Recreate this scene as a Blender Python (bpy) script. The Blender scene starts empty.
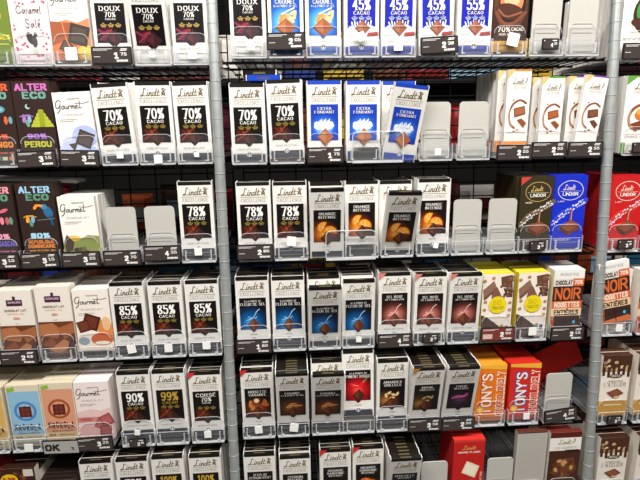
import bpy, math, random
from mathutils import Matrix, Vector
random.seed(7)
scene = bpy.context.scene
COL = scene.collection
R = math.radians
CZ = 1.45                      # eye height of the camera
D = 1.05                       # camera to the plane of the tray fronts

# ------------------------------------------------------------------ materials
MATS = {}
def lin(h):
    h = h.lstrip('#')
    v = [int(h[i:i+2], 16)/255 for i in (0, 2, 4)]
    return tuple((c/12.92 if c <= .04045 else ((c+.055)/1.055)**2.4) for c in v) + (1,)

def flat(h, rough=.5, metal=0., spec=.3):
    k = (h, rough, metal, spec)
    if k not in MATS:
        m = bpy.data.materials.new('print_' + h.lstrip('#')); m.use_nodes = True
        b = m.node_tree.nodes['Principled BSDF']
        b.inputs['Base Color'].default_value = lin(h)
        b.inputs['Roughness'].default_value = rough
        b.inputs['Metallic'].default_value = metal
        b.inputs['Specular IOR Level'].default_value = spec
        MATS[k] = m
    return MATS[k]

def glow(stops, cu, cv, ru, rv, noise=0.):
    """printed picture: colour runs outwards from (cu, cv) through the stops; coordinates are the print's own UVs"""
    k = ('glow', tuple(stops), cu, cv, ru, rv, noise)
    if k in MATS: return MATS[k]
    m = bpy.data.materials.new('printed_picture'); m.use_nodes = True
    nt = m.node_tree; N = nt.nodes; L = nt.links
    b = N['Principled BSDF']; b.inputs['Roughness'].default_value = .4; b.inputs['Specular IOR Level'].default_value = .3
    uv = N.new('ShaderNodeUVMap'); uv.uv_map = 'UVMap'
    s = N.new('ShaderNodeVectorMath'); s.operation = 'SUBTRACT'; s.inputs[1].default_value = (cu, cv, 0)
    mu = N.new('ShaderNodeVectorMath'); mu.operation = 'MULTIPLY'; mu.inputs[1].default_value = (1/ru, 1/rv, 0)
    ln = N.new('ShaderNodeVectorMath'); ln.operation = 'LENGTH'
    L.new(uv.outputs[0], s.inputs[0]); L.new(s.outputs[0], mu.inputs[0]); L.new(mu.outputs[0], ln.inputs[0])
    val = ln.outputs['Value']
    if noise:
        nz = N.new('ShaderNodeTexNoise'); nz.inputs['Scale'].default_value = 9; nz.inputs['Detail'].default_value = 2
        L.new(uv.outputs[0], nz.inputs['Vector'])
        ma = N.new('ShaderNodeMath'); ma.operation = 'MULTIPLY_ADD'; ma.inputs[1].default_value = noise; ma.inputs[2].default_value = -noise/2
        L.new(nz.outputs[0], ma.inputs[0])
        ad = N.new('ShaderNodeMath'); ad.operation = 'ADD'
        L.new(val, ad.inputs[0]); L.new(ma.outputs[0], ad.inputs[1]); val = ad.outputs[0]
    rp = N.new('ShaderNodeValToRGB'); e = rp.color_ramp.elements
    e[0].position = stops[0][0]; e[0].color = lin(stops[0][1])
    e[1].position = stops[-1][0]; e[1].color = lin(stops[-1][1])
    for p, c in stops[1:-1]:
        q = e.new(p); q.color = lin(c)
    L.new(val, rp.inputs[0]); L.new(rp.outputs[0], b.inputs['Base Color'])
    MATS[k] = m
    return m

def plastic(name, opac, col, rough=.12):
    m = bpy.data.materials.new(name); m.use_nodes = True
    nt = m.node_tree; N = nt.nodes; L = nt.links
    b = N['Principled BSDF']; b.inputs['Base Color'].default_value = lin(col); b.inputs['Roughness'].default_value = rough
    t = N.new('ShaderNodeBsdfTransparent'); t.inputs[0].default_value = (.985, .987, .99, 1)
    fr = N.new('ShaderNodeLayerWeight'); fr.inputs[0].default_value = .5
    pw = N.new('ShaderNodeMath'); pw.operation = 'POWER'; pw.inputs[1].default_value = 5
    ad = N.new('ShaderNodeMath'); ad.operation = 'ADD'; ad.inputs[1].default_value = opac; ad.use_clamp = True
    L.new(fr.outputs['Facing'], pw.inputs[0]); L.new(pw.outputs[0], ad.inputs[0])
    mx = N.new('ShaderNodeMixShader'); L.new(ad.outputs[0], mx.inputs[0])
    L.new(t.outputs[0], mx.inputs[1]); L.new(b.outputs[0], mx.inputs[2])
    L.new(mx.outputs[0], N['Material Output'].inputs[0])
    return m
M_CLEAR = plastic('clear_plastic', .06, '#e8ecef')
M_LIP = plastic('clear_plastic_front', .025, '#eef1f3')
M_RIM = plastic('clear_plastic_edge', .40, '#f4f6f8')
M_TAB = plastic('clear_plastic_stop', .015, '#e8ecef')
M_PUSH = flat('#bfbdb5', .45)
M_PUSH2 = flat('#aaa8a1', .45)
M_BLACK = flat('#070707', .5, 0., .15)
M_WIRE = flat('#070707', .6, 0., .1)
M_STICK = flat('#f4f4f0', .5)
M_TAG = flat('#211e1e', .35)
M_TAGS = flat('#433b39', .3)
M_TAGR = flat('#7a3a34', .3)
M_TAGG = flat('#a9a8a2', .3)
M_INK = flat('#f2f2ee', .5)

def steel():
    m = bpy.data.materials.new('galvanised_steel'); m.use_nodes = True
    nt = m.node_tree; b = nt.nodes['Principled BSDF']
    b.inputs['Metallic'].default_value = .5; b.inputs['Roughness'].default_value = .42
    tc = nt.nodes.new('ShaderNodeTexCoord')
    nz = nt.nodes.new('ShaderNodeTexNoise'); nz.inputs['Scale'].default_value = 60
    rp = nt.nodes.new('ShaderNodeValToRGB')
    rp.color_ramp.elements[0].color = lin('#a2a8a6'); rp.color_ramp.elements[1].color = lin('#c2c7c5')
    nt.links.new(tc.outputs['Object'], nz.inputs['Vector']); nt.links.new(nz.outputs[0], rp.inputs[0]); nt.links.new(rp.outputs[0], b.inputs['Base Color'])
    return m
M_STEEL = steel()

# ------------------------------------------------------------------ lettering: stroke skeletons on a 4 x 6 grid
G = {
'A': "0,0 2,6 4,0;.8,2 3.2,2", 'B': "0,0 0,6;~0,6 2.6,5.9 3.5,4.6 2.6,3.2 0,3.2;~0,3.2 2.9,3.1 4,1.6 2.9,.1 0,0",
'C': "~4,4.8 3,6 1.2,5.7 0,3 1.2,.3 3,0 4,1.2", 'D': "0,0 0,6;~0,6 2.6,5.7 4,3 2.6,.3 0,0",
'E': "0,0 0,6;0,6 3.5,6;0,3.1 2.7,3.1;0,0 3.5,0", 'F': "0,0 0,6;0,6 3.5,6;0,3.1 2.7,3.1",
'G': "~4,4.8 3,6 1.2,5.7 0,3 1.2,.3 3,0 4,1.2;4,.6 4,2.6;4,2.6 2.6,2.6", 'H': "0,0 0,6;4,0 4,6;0,3 4,3", 'I': "0,0 0,6",
'J': "3,6 3,1.5;~3,1.5 2,0 .4,.4 0,1.6", 'K': "0,0 0,6;3.8,6 0,2.6;1.2,3.6 4,0", 'L': "0,0 0,6;0,0 3.4,0",
'M': "0,0 .3,6;.3,6 2.5,1;2.5,1 4.7,6;4.7,6 5,0", 'N': "0,0 0,6;0,6 4,0;4,0 4,6",
'O': "~2,6 .6,5.3 0,3 .6,.7 2,0 3.4,.7 4,3 3.4,5.3 2,6", 'P': "0,0 0,6;~0,6 2.8,5.9 4,4.4 2.8,2.9 0,2.8",
'Q': "~2,6 .6,5.3 0,3 .6,.7 2,0 3.4,.7 4,3 3.4,5.3 2,6;2.4,1.6 4.2,-.4", 'R': "0,0 0,6;~0,6 2.8,5.9 3.8,4.5 2.8,3.1 0,3;1.8,3 4,0",
'S': "~3.7,4.9 2.6,6 .9,5.7 .3,4.4 1.4,3.4 2.8,2.7 3.8,1.5 2.9,.2 1.1,0 .1,1.2", 'T': "0,6 4,6;2,0 2,6",
'U': "0,6 0,2;~0,2 .8,.2 2,0 3.2,.2 4,2;4,2 4,6", 'V': "0,6 2,0 4,6", 'W': "0,6 1.3,0 2.5,5 3.7,0 5,6", 'X': "0,0 4,6;0,6 4,0",
'Y': "0,6 2,3 4,6;2,0 2,3", 'Z': "0,6 4,6;4,6 0,0;0,0 4,0",
'0': "~1.8,6 .5,5.2 0,3 .5,.8 1.8,0 3.1,.8 3.6,3 3.1,5.2 1.8,6", '1': "0,4.8 1.4,6;1.4,6 1.4,0;.2,0 2.6,0",
'2': "~.1,4.6 .8,5.9 2.4,6 3.4,4.6 2.6,3 0,0;0,0 3.6,0", '3': "~.1,5 1.2,6 2.8,5.8 3.3,4.5 2.4,3.3 1.4,3.2;~1.4,3.2 2.8,3.1 3.6,1.7 2.6,.1 1,0 0,1.1",
'4': "2.8,0 2.8,6;2.8,6 0,2;0,2 3.8,2", '5': "3.2,6 .5,6;.5,6 .4,3.4;~.4,3.4 2,3.9 3.5,2.9 3.4,1 2,0 .6,.2 0,1.2",
'6': "~3.2,5.4 2,6 .7,5 0,2.6 .6,.6 1.9,0 3.3,.7 3.5,2.2 2.6,3.5 1.2,3.3 .2,2.2", '7': "0,6 3.6,6;3.6,6 1.3,0",
'8': "~1.8,6 .6,5.6 .4,4.4 1.8,3.2 3.2,2 3.3,.7 1.8,0 .3,.7 .4,2 1.8,3.2 3.2,4.4 3,5.6 1.8,6", '9': "~.4,.6 1.6,0 2.9,1 3.6,3.4 3,5.4 1.7,6 .3,5.3 .1,3.8 1,2.5 2.4,2.7 3.4,3.8",
'%': "~1,6 .2,4.5 1,3.2 1.8,4.5 1,6;~3.8,2.8 3,1.3 3.8,0 4.6,1.3 3.8,2.8;3.9,6 .9,0", '.': "0,0 .1,0", ',': "0,.2 -.3,-.8", "'": "0,6 0,4.8", '-': "0,2.8 1.8,2.8", '!': "0,6 0,2;0,0 0,.1", '|': "0,0 0,6",
'É': "0,0 0,6;0,6 3.5,6;0,3.1 2.7,3.1;0,0 3.5,0;1.2,6.9 2.6,7.9", 'È': "0,0 0,6;0,6 3.5,6;0,3.1 2.7,3.1;0,0 3.5,0;2.6,6.9 1.2,7.9", '€': "~4,4.8 3,6 1.4,5.5 .6,3 1.4,.5 3,0 4,1.2;-.2,3.6 2.6,3.6;-.2,2.4 2.6,2.4",
}
SCRIPT = {  # handwritten words, each in its own box
'Lindt': (94, 40, "~27,33 23,39 18,34 16,22 11,7 4,1 1,5 7,8 17,3 29,5;~35,19 32,6 35,2 40,7;~37,27 37.5,29;~44,19 41,3;~42,10 49,19 52,15 50,5 53,2 57,7;~71,15 65,19 59,13 60,5 66,3 70,11;~79,39 72,12 72,4 77,5;~88,31 82,9 83,3 91,7;76,20 94,21"),
'Gourmet': (112, 40, "~20,34 12,38 4,30 2,18 8,12 16,20 18,28 15,10 9,0 3,-3;~26,20 21,15 23,9 28,12 28,19 25,20 31,18;~33,19 32,11 37,10 39,18 39,10 42,11;~44,19 43,10;~44,15 48,20 51,18;~53,19 52,10;~53,15 57,20 58,11;~58,15 63,20 63,10 66,11;~67,14 73,18 70,21 67,15 70,10 76,13;~82,34 79,14 81,10 86,13;~66,27 80,25 96,26 112,30"),
'Caramel Sale': (100, 44, "~22,40 15,44 9,38 10,30 17,29 22,32;~31,37 26,32 30,29 34,36 35,29;~39,36 39,29;~39,34 43,37;~50,36 46,31 50,29 53,36 54,29;~58,36 58,29;~58,34 62,37 63,29;~63,34 67,37 68,29;~71,33 76,35 73,37 71,32 76,29;~82,43 80,31 83,29;~42,16 34,18 35,11 42,8 38,1 31,4;~54,10 48,7 51,2 56,9 57,2;~64,17 62,3 65,2;~69,6 75,8 71,11 69,5 75,2;72,14 76,18"),
}
def smooth(pts, n=3):
    out = []
    for i in range(len(pts)-1):
        p0 = pts[max(i-1, 0)]; p1 = pts[i]; p2 = pts[i+1]; p3 = pts[min(i+2, len(pts)-1)]
        for k in range(n):
            t = k/n
            out.append(tuple(.5*((2*p1[a]) + (-p0[a]+p2[a])*t + (2*p0[a]-5*p1[a]+4*p2[a]-p3[a])*t*t + (-p0[a]+3*p1[a]-3*p2[a]+p3[a])*t**3) for a in (0, 1)))
    out.append(pts[-1])
    return out
def strokes(spec, n=3):
    res = []
    for s in spec.split(';'):
        sm = s[0] == '~'
        pts = [tuple(float(c) for c in p.split(',')) for p in s.lstrip('~').split()]
        res.append((sm, smooth(pts, n) if sm else pts))
    return res
def sweep(p, q, a, b):
    """outline of a small rectangular nib dragged from p to q"""
    if p[0] > q[0]: p, q = q, p
    (x0, y0), (x1, y1) = p, q
    if y1 >= y0: return [(x0-a, y0-b), (x0+a, y0-b), (x1+a, y1-b), (x1+a, y1+b), (x1-a, y1+b), (x0-a, y0+b)]
    return [(x0-a, y0+b), (x0-a, y0-b), (x1-a, y1-b), (x1+a, y1-b), (x1+a, y1+b), (x0+a, y0+b)]

def text_polys(txt, style):
    a, b, gap, serif = {'serif': (.46, .2, 2.0, 1), 'bold': (.68, .28, 1.9, 1), 'thin': (.3, .22, 2.2, 1), 'sans': (.5, .45, 1.5, 0),
                        'heavy': (.8, .75, 2.0, 0), 'light': (.3, .28, 1.5, 0)}[style]
    n = 2 if len(txt) > 6 else 3
    x = 0; out = []
    for ch in txt:
        if ch == ' ': x += 3; continue
        st = strokes(G[ch], n); xs = [p[0] for _, s in st for p in s]; x0, x1 = min(xs), max(xs)
        ends = set()
        for sm, s in st:
            for p, q in zip(s, s[1:]):
                out.append(sweep((p[0]-x0+x, p[1]), (q[0]-x0+x, q[1]), a, b))
            if serif and not sm:
                for e, o in ((s[0], s[1]), (s[-1], s[-2])):
                    if abs(e[1]-o[1]) > abs(e[0]-o[0]) and (e[1] in (0., 6.)): ends.add(e)
        for e in ends:
            ex, ey = e[0]-x0+x, e[1]; w = a + .55; yy = ey + (.02 if ey == 0 else -.02)
            out.append([(ex-w, yy-b), (ex+w, yy-b), (ex+w, yy+b), (ex-w, yy+b)])
        x += x1-x0+gap
    return out, x-gap, a, b

# ------------------------------------------------------------------ mesh makers
def link(name, me, parent=None):
    o = bpy.data.objects.new(name, me); COL.objects.link(o)
    if parent is not None: o.parent = parent
    return o
class MB:
    def __init__(s): s.v = []; s.f = []; s.m = []; s.uv = []; s.mats = []
    def mi(s, m):
        if m not in s.mats: s.mats.append(m)
        return s.mats.index(m)
    def poly(s, pts, m, uv=None):
        b = len(s.v); s.v += pts; s.f.append(tuple(range(b, b+len(pts)))); s.m.append(s.mi(m)); s.uv += (uv or [(0, 0)]*len(pts))
    def box(s, lo, hi, m, faces=None):
        """faces: override material by side ('top','front')"""
        x0, y0, z0 = lo; x1, y1, z1 = hi; F = faces or {}
        for nm, q in (('front', [(x0, y0, z0), (x1, y0, z0), (x1, y0, z1), (x0, y0, z1)]), ('back', [(x1, y1, z0), (x0, y1, z0), (x0, y1, z1), (x1, y1, z1)]),
                      ('left', [(x0, y1, z0), (x0, y0, z0), (x0, y0, z1), (x0, y1, z1)]), ('right', [(x1, y0, z0), (x1, y1, z0), (x1, y1, z1), (x1, y0, z1)]),
                      ('top', [(x0, y0, z1), (x1, y0, z1), (x1, y1, z1), (x0, y1, z1)]), ('bottom', [(x0, y1, z0), (x1, y1, z0), (x1, y0, z0), (x0, y0, z0)])):
            s.poly(q, F.get(nm, m))
    def rod(s, p, q, r, m, n=6):
        p = Vector(p); q = Vector(q); d = (q-p).normalized(); u = d.orthogonal().normalized(); w = d.cross(u)
        c = [(math.cos(2*math.pi*i/n)*r, math.sin(2*math.pi*i/n)*r) for i in range(n)]
        A = [tuple(p+u*a+w*b) for a, b in c]; B = [tuple(q+u*a+w*b) for a, b in c]
        for i in range(n): s.poly([A[i], A[(i+1) % n], B[(i+1) % n], B[i]], m)
        s.poly(A[::-1], m); s.poly(B, m)
    def slab(s, out, y0, y1, m, side=None):
        """an outline in x,z given the thickness y0..y1"""
        n = len(out)
        s.poly([(x, y0, z) for x, z in out], m); s.poly([(x, y1, z) for x, z in out][::-1], m)
        for i in range(n):
            a, b = out[i], out[(i+1) % n]
            s.poly([(a[0], y0, a[1]), (a[0], y1, a[1]), (b[0], y1, b[1]), (b[0], y0, b[1])], side or m)
    def mesh(s, name):
        me = bpy.data.meshes.new(name); me.from_pydata(s.v, [], s.f)
        for m in s.mats: me.materials.append(m)
        me.polygons.foreach_set('material_index', s.m)
        u = me.uv_layers.new(name='UVMap'); u.data.foreach_set('uv', [c for p in s.uv for c in p])
        me.update(); return me
    def build(s, name, parent=None): return link(name, s.mesh(name), parent)

def rrect(x0, z0, x1, z1, r, n=4, only_top=False):
    pts = []
    for (cx, cz, a0) in ((x1-r, z1-r, 0), (x0+r, z1-r, 90), (x0+r, z0+r, 180), (x1-r, z0+r, 270)):
        if only_top and a0 >= 180:
            pts.append((x0, z0) if a0 == 180 else (x1, z0)); continue
        for k in range(n+1):
            a = R(a0 + 90*k/n); pts.append((cx+r*math.cos(a), cz+r*math.sin(a)))
    return pts

def tag(o, label, cat, group=None, kind=None):
    o['label'] = label; o['category'] = cat
    if group: o['group'] = group
    if kind: o['kind'] = kind
    return o
def empty(name, M):
    o = bpy.data.objects.new(name, None); COL.objects.link(o); o.empty_display_size = .02; o.matrix_basis = M; return o

# ------------------------------------------------------------------ printed fronts
class Print:
    """flat print on a carton front; u runs across, v runs down, both 0..1"""
    def __init__(s, w, h): s.w, s.h = w, h; s.layer = 0; s.parts = {}
    def P(s, u, v, y): return ((u-.5)*s.w, y, (1-v)*s.h)
    def mb(s, part): return s.parts.setdefault(part, MB())
    def up(s, k=1.): s.layer += k; return -.00012 - .00006*s.layer
    def poly(s, pts, m, part='picture_panel', y=None):
        y = s.up(.4 if len(pts) > 5 else 1.) if y is None else y
        if isinstance(m, str): m = flat(m)
        s.mb(part).poly([s.P(u, v, y) for u, v in pts], m, list(pts))
    def rect(s, u0, v0, u1, v1, m, part='picture_panel'): s.poly([(u0, v1), (u1, v1), (u1, v0), (u0, v0)], m, part)
    def ell(s, cu, cv, ru, rv, m, part='picture_panel', rot=0, n=14, a0=0, a1=360):
        c, q = math.cos(R(rot)), math.sin(R(rot)); asp = s.w/s.h; pts = []
        full = a1-a0 >= 360
        for k in range(n if full else n+1):
            a = R(a0+(a1-a0)*k/n); x, y = ru*math.cos(a), rv*math.sin(a)
            pts.append((cu + x*c - y*q, cv - (x*q + y*c)*asp))
        s.poly(pts, m, part)
    def text(s, t, cu, v, w, hh, m, style='serif', part='lettering', rot=0, left=False):
        """centred on cu (or starting there), top at v, w wide and hh high; rot 90 reads upwards"""
        if isinstance(m, str): m = flat(m)
        P, tw, a, b = text_polys(t, style); y = s.up(); mb = s.mb(part)
        if rot == 0:
            sx = w/(tw+2*a); sv = hh/(6+2*b); u0 = cu if left else cu - w/2
            f = lambda p: (u0 + (p[0]+a)*sx, v + hh - (p[1]+b)*sv)
        else:   # here w runs along v, hh along u; (cu, v) is the lower end of the baseline
            sx = w/(tw+2*a); sv = hh/(6+2*b)
            f = lambda p: (cu - (p[1]+b)*sv, v - (p[0]+a)*sx)
        for i, q in enumerate(P): mb.poly([s.P(*f(p), y - 2.5e-6*(i % 22)) for p in q], m)
    def script(s, t, u0, v, w, hh, m, pen=1.3, part='brand_lettering'):
        if isinstance(m, str): m = flat(m)
        W, H, spec = SCRIPT[t]; y = s.up(); mb = s.mb(part)
        for sm, st in strokes(spec, 3):
            for i, (p, q) in enumerate(zip(st, st[1:])):
                mb.poly([s.P(u0 + x/W*w, v + hh - z/H*hh, y - 2.5e-6*(i % 22)) for x, z in sweep(p, q, pen, pen*.7)], m)
    def line(s, pts, wd, m, part='picture_panel', curve=True):
        if isinstance(m, str): m = flat(m)
        if curve: pts = smooth(pts, 4)
        y = s.up(); mb = s.mb(part); a = wd; b = wd*s.w/s.h
        for i, (p, q) in enumerate(zip(pts, pts[1:])): mb.poly([s.P(u, v, y - 2.5e-6*(i % 22)) for u, v in sweep(p, q, a, b)], m)
    def diamond(s, cu, cv, ru, rv, c0='#4a2416', c1='#6b3822', c2='#351709'):
        s.poly([(cu-ru, cv), (cu, cv+rv), (cu+ru, cv), (cu, cv-rv)], c0)
        s.poly([(cu-ru*.78, cv-rv*.04), (cu, cv+rv*.62), (cu, cv-rv*.82)], c1)
        s.poly([(cu+ru*.78, cv-rv*.04), (cu, cv-rv*.82), (cu, cv+rv*.62)], c0)
        s.poly([(cu-ru, cv), (cu, cv+rv), (cu, cv+rv*.76), (cu-ru*.9, cv)], c2)
    def finish(s): return {k: b.mesh(k) for k, b in s.parts.items()}

KINDS = {}
WHITE = '#e6e4de'
GOLD = '#7d683c'
def carton(w, h, t, body, top, ears=True, goldline=True, back=None):
    b = MB(); body = flat(body, .45) if isinstance(body, str) else body; top = flat(top, .35)
    hw = w/2; dz = -.0016 if ears else 0
    if ears:
        e = .0016
        b.box((-hw+e, 0, 0), (hw-e, t, h+dz), body, {'top': top})
        b.box((-hw, 0, 0), (-hw+e, t, h), body); b.box((hw-e, 0, 0), (hw, t, h), body)
    else:
        b.box((-hw, 0, 0), (hw, t, h), body, {'top': top})
    if goldline: b.poly([(-hw*.35, t*.3, h+dz+.0001), (hw*.35, t*.3, h+dz+.0001), (hw*.35, t*.62, h+dz+.0001), (-hw*.35, t*.62, h+dz+.0001)], flat('#5c5136', .4))
    return b.mesh('carton')

def excellence(key, band='#17130f', corner=None, panel=None, title=(), num=None, numcol='#f4f2ea', sub='NOIR INTENSE', art=None, blobs=None, notch=None,
               foot='#3a3c48', cacao=True, body=WHITE, gold=GOLD, numv=.328):
    w, h, t = .0735, .163, .0115
    p = Print(w, h)
    p.rect(.025, .0, .975, .048, band, 'top_band')
    # brand line
    p.script('Lindt', .15, .078, .55, .105, flat(gold, .35, .35), 1.9)
    y = flat(gold, .35, .35)
    p.line([(.74, .17), (.79, .12), (.76, .09), (.82, .085)], .011, y, 'brand_lettering'); p.line([(.77, .16), (.83, .15), (.80, .115), (.86, .10)], .011, y, 'brand_lettering')
    p.line([(.74, .13), (.84, .175)], .010, y, 'brand_lettering')
    p.rect(.10, .198, .90, .203, flat('#8f8570'), 'brand_lettering')
    p.text('EXCELLENCE', .5, .220, .72, .042, flat('#8f866e'), 'thin', 'brand_lettering')
    pm = panel or flat('#14100e', .4)
    nc = notch or ('#14100e' if not panel else panel)
    p.poly([(.10, .755), (.40, .755), (.50, .80), (.60, .755), (.90, .755), (.90, .295), (.10, .295)], pm)
    if art: art(p)
    if num:
        p.text(num, .5, numv, .52, .13, numcol, 'bold')
        if cacao: p.text('CACAO', .5, numv+.143, .46, .038, numcol, 'serif')
    v = .33
    for s in title:
        txt, ww, hh = s; p.text(txt, .5, v, ww, hh, numcol, 'serif'); v += hh+.012
    if blobs:
        for cu in (.30, .5, .70):
            for du, dv in ((0, -.012), (-.055, .004), (.055, .004), (-.03, .022), (.03, .022), (0, .012)):
                p.ell(cu+du, .545+dv, .034, .022, blobs, rot=random.uniform(-30, 30), n=8)
    p.text(sub, .5, .815, .62 if len(sub) > 6 else .2, .02, '#6d675c', 'thin', 'small_lettering')
    if foot:
        p.rect(.04, .895, .96, .985, foot, 'foot_band')
        p.ell(.5, .895, .075, .075, '#d8d8d4', 'foot_band', n=16); p.ell(.5, .895, .058, .058, '#8b8f98', 'foot_band', n=16); p.rect(.485, .88, .515, .915, '#eeeeee', 'foot_band')
    if corner: p.poly([(.0, .002), (.0, .105), (.24, .002)], corner, 'corner_flash')
    KINDS[key] = dict(w=w, h=h, t=t, carton=carton(w, h, t, body, band), parts=p.finish())

# printed pictures of the excellence-style cartons
def a_glowred(p):
    p.line([(.16, .72), (.3, .66), (.45, .60), (.55, .57)], .012, '#8a3a20'); p.line([(.2, .60), (.36, .66), (.55, .68)], .014, '#6a2614'); p.line([(.34, .60), (.42, .66), (.38, .74)], .01, '#96482a')
    p.diamond(.52, .70, .22, .095, '#3a1c14', '#532c1f', '#260f0a')
def a_doux(p):
    p.line([(.14, .60), (.3, .64), (.44, .61), (.60, .66)], .018, '#8a2e42'); p.line([(.18, .72), (.34, .66), (.50, .60)], .014, '#8f3a2c'); p.line([(.22, .70), (.3, .72), (.36, .66)], .012, '#6e2450')
    p.diamond(.58, .70, .24, .10, '#3b1a1c', '#54262a', '#2a1012')
def swoosh(col):
    def f(p):
        p.line([(.30, .62), (.42, .60), (.52, .57), (.60, .50), (.70, .46)], .008, col); p.line([(.36, .57), (.5, .60), (.62, .57)], .006, col)
        p.diamond(.51, .69, .20, .105, '#5f3421', '#7d4a31', '#462012')
    return f
def a_extra(p):
    for i in range(18):
        a = i*.42; p.ell(.48 + .26*math.cos(a*1.3)*.9, .565 + .028*math.sin(a*2.1), .07, .05, ['#eef3fb', '#dfe9f8'][i % 2], rot=i*40, n=9)
    for i in range(9): p.line([(.36+.03*i, .545), (.33+.04*i, .515-.016*(i % 3))], .012, '#f0f5fd', curve=False)
    p.diamond(.52, .71, .24, .115, '#a9653e', '#bd7a50', '#8a4c2a')
def a_cara(p):
    for i in range(12): p.ell(.52+.17*math.cos(i*1.9), .55+.03*math.sin(i*2.7), .075, .05, ['#dba85c', '#efd09a', '#cf9648'][i % 3], rot=i*50, n=8)
    p.line([(.40, .50), (.58, .46), (.74, .43)], .016, '#d9e7ee'); p.line([(.66, .50), (.78, .47), (.74, .55)], .03, '#efc987')
    p.diamond(.5, .66, .30, .115, '#a05a34', '#b87046', '#84421f')
def a_milk(p):
    p.poly([(.10, .755), (.4, .755), (.5, .80), (.6, .755), (.90, .755), (.90, .66), (.74, .63), (.62, .645), (.48, .63), (.3, .655), (.2, .64), (.10, .68)], '#dfe6ef')
    for i in range(8): p.line([(.26+.07*i, .65), (.22+.08*i, .60-.02*(i % 2))], .014, '#eef3fa', curve=False)
    p.diamond(.53, .67, .22, .10, '#96573a', '#ad6c4b', '#7a3f24')
    p.poly([(.68, .725), (.66, .765), (.98, .755), (.98, .715)], '#a83a34')
def slice_(p, cu, cv, r, rot, c='#f0a236'):
    p.ell(cu, cv, r, r, '#e07a14', rot=rot, a0=0, a1=180); p.ell(cu, cv-.004, r*.84, r*.84, c, rot=rot, a0=0, a1=180)
    for a in (35, 90, 145):
        q = R(a+rot); p.line([(cu, cv), (cu+r*.8*math.cos(q), cv-r*.8*math.sin(q)*p.w/p.h)], .006, '#f7d690', curve=False)
def a_orange(p):
    slice_(p, .40, .55, .20, 62); slice_(p, .58, .62, .22, -12); p.diamond(.52, .70, .22, .10)
def a_sang(p):
    slice_(p, .42, .62, .22, 40, '#e2622a'); slice_(p, .60, .66, .24, -20, '#e8702c'); p.diamond(.50, .72, .20, .085)
def a_nois(p):
    for i in range(9): p.ell(.5+.24*math.cos(i*2.2), .56+.05*math.sin(i*1.7), .11, .06, ['#a5562a', '#c4743a', '#8a421e'][i % 3], rot=i*37, n=8)
    p.ell(.46, .49, .09, .08, '#d9b68a'); p.ell(.46, .49, .055, .05, '#f0dcb8'); p.diamond(.5, .68, .24, .10)
def a_flake(p):
    for i in range(7): p.line([(.3+.03*i, .60+.01*(i % 3)), (.5, .53+.012*i), (.68+.02*i, .57+.02*(i % 2))], .013, ['#b8783c', '#d29b58', '#8c4f24'][i % 3])
    p.diamond(.52, .69, .22, .10)
def a_chili(p):
    p.line([(.28, .50), (.40, .545), (.56, .53), (.68, .47)], .034, '#d8201c'); p.line([(.66, .475), (.74, .44), (.78, .41)], .012, '#6d8a3a'); p.line([(.34, .515), (.5, .535)], .01, '#ff8a78')
    p.diamond(.52, .68, .21, .10)
def a_alm(p):
    for cu, cv, r in ((.40, .52, 35), (.54, .55, -20), (.66, .54, 60), (.30, .56, 100), (.50, .60, 10)): p.ell(cu, cv, .085, .045, '#dcb878', rot=r); p.ell(cu, cv, .05, .02, '#efd8a8', rot=r)
    p.diamond(.48, .69, .25, .10)
def a_nuts(p):
    for cu, cv, r in ((.44, .54, 35), (.58, .52, -20), (.68, .53, 60), (.54, .59, 10)): p.ell(cu, cv, .08, .04, '#a8905c', rot=r); p.ell(cu, cv, .045, .018, '#c4ae7a', rot=r)
    p.diamond(.5, .68, .22, .10)
def a_fig(p):
    p.line([(.26, .56), (.44, .52), (.6, .54), (.72, .49)], .03, '#b04a86'); p.line([(.34, .55), (.52, .54), (.64, .52)], .014, '#d886b4'); p.ell(.5, .67, .24, .12, '#2a1c2c'); p.ell(.47, .65, .15, .07, '#3a2838')
def a_lime(p):
    p.ell(.5, .58, .22, .2, '#a9b93a'); p.ell(.5, .58, .17, .15, '#d6de84'); p.diamond(.5, .68, .22, .10)

redglow = glow([(0, '#8a3a1c'), (.35, '#4a1a10'), (1, '#14100e')], .34, .66, .30, .12, .3)
for k, n, c in (('70', '70%', '#f4f2ea'), ('78', '78%', '#f4f2ea'), ('85', '85%', '#f4f2ea'), ('90', '90%', '#f4f2ea'), ('99', '99%', '#b5953f'), ('100', '100%', '#c9a53c')):
    excellence(k, num=n, numcol=c, panel=redglow, notch='#14100e', art=a_glowred, blobs='#7d6a2e')
excellence('corse', title=[('CORSÉ', .62, .05), ('70%', .32, .06), ('CACAO', .26, .022)], panel=redglow, art=a_glowred, blobs='#7d6a2e', corner='#c8343a')
excellence('doux', title=[('DOUX', .56, .055), ('70%', .30, .06), ('CACAO', .28, .022)], panel=glow([(0, '#8a2c3c'), (.4, '#46182a'), (1, '#120d10')], .34, .66, .32, .13, .3), art=a_doux, blobs='#a08848', foot=None)
excellence('extra', band='#1c46b8', title=[('EXTRA', .40, .034), ('FONDANT', .58, .034)], panel=glow([(0, '#f4faff'), (.35, '#8cc0f0'), (.65, '#2a62d0'), (1, '#1a3fae')], .48, .585, .46, .17), art=a_extra, sub='LAIT', foot='#2848a0')
excellence('caramelsea', band='#1c46b8', title=[('CARAMEL', .58, .05), ('A LA POINTE DE SEL', .66, .028)], panel=glow([(0, '#e8f4fb'), (.4, '#58aee6'), (.8, '#1a62c4'), (1, '#1450b0')], .45, .60, .52, .24), art=a_cara, sub='LAIT', foot='#4066b4')
for k in ('45', '55'):
    excellence(k, band='#1a2fb0', num=k+'%', panel=glow([(0, '#9cc4f4'), (.5, '#3a5cd0'), (1, '#1a22a8')], .5, .70, .52, .10), art=a_milk, blobs='#9aa4bc', sub='CHOCOLAT AU LAIT', foot='#3a48a8')
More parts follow.
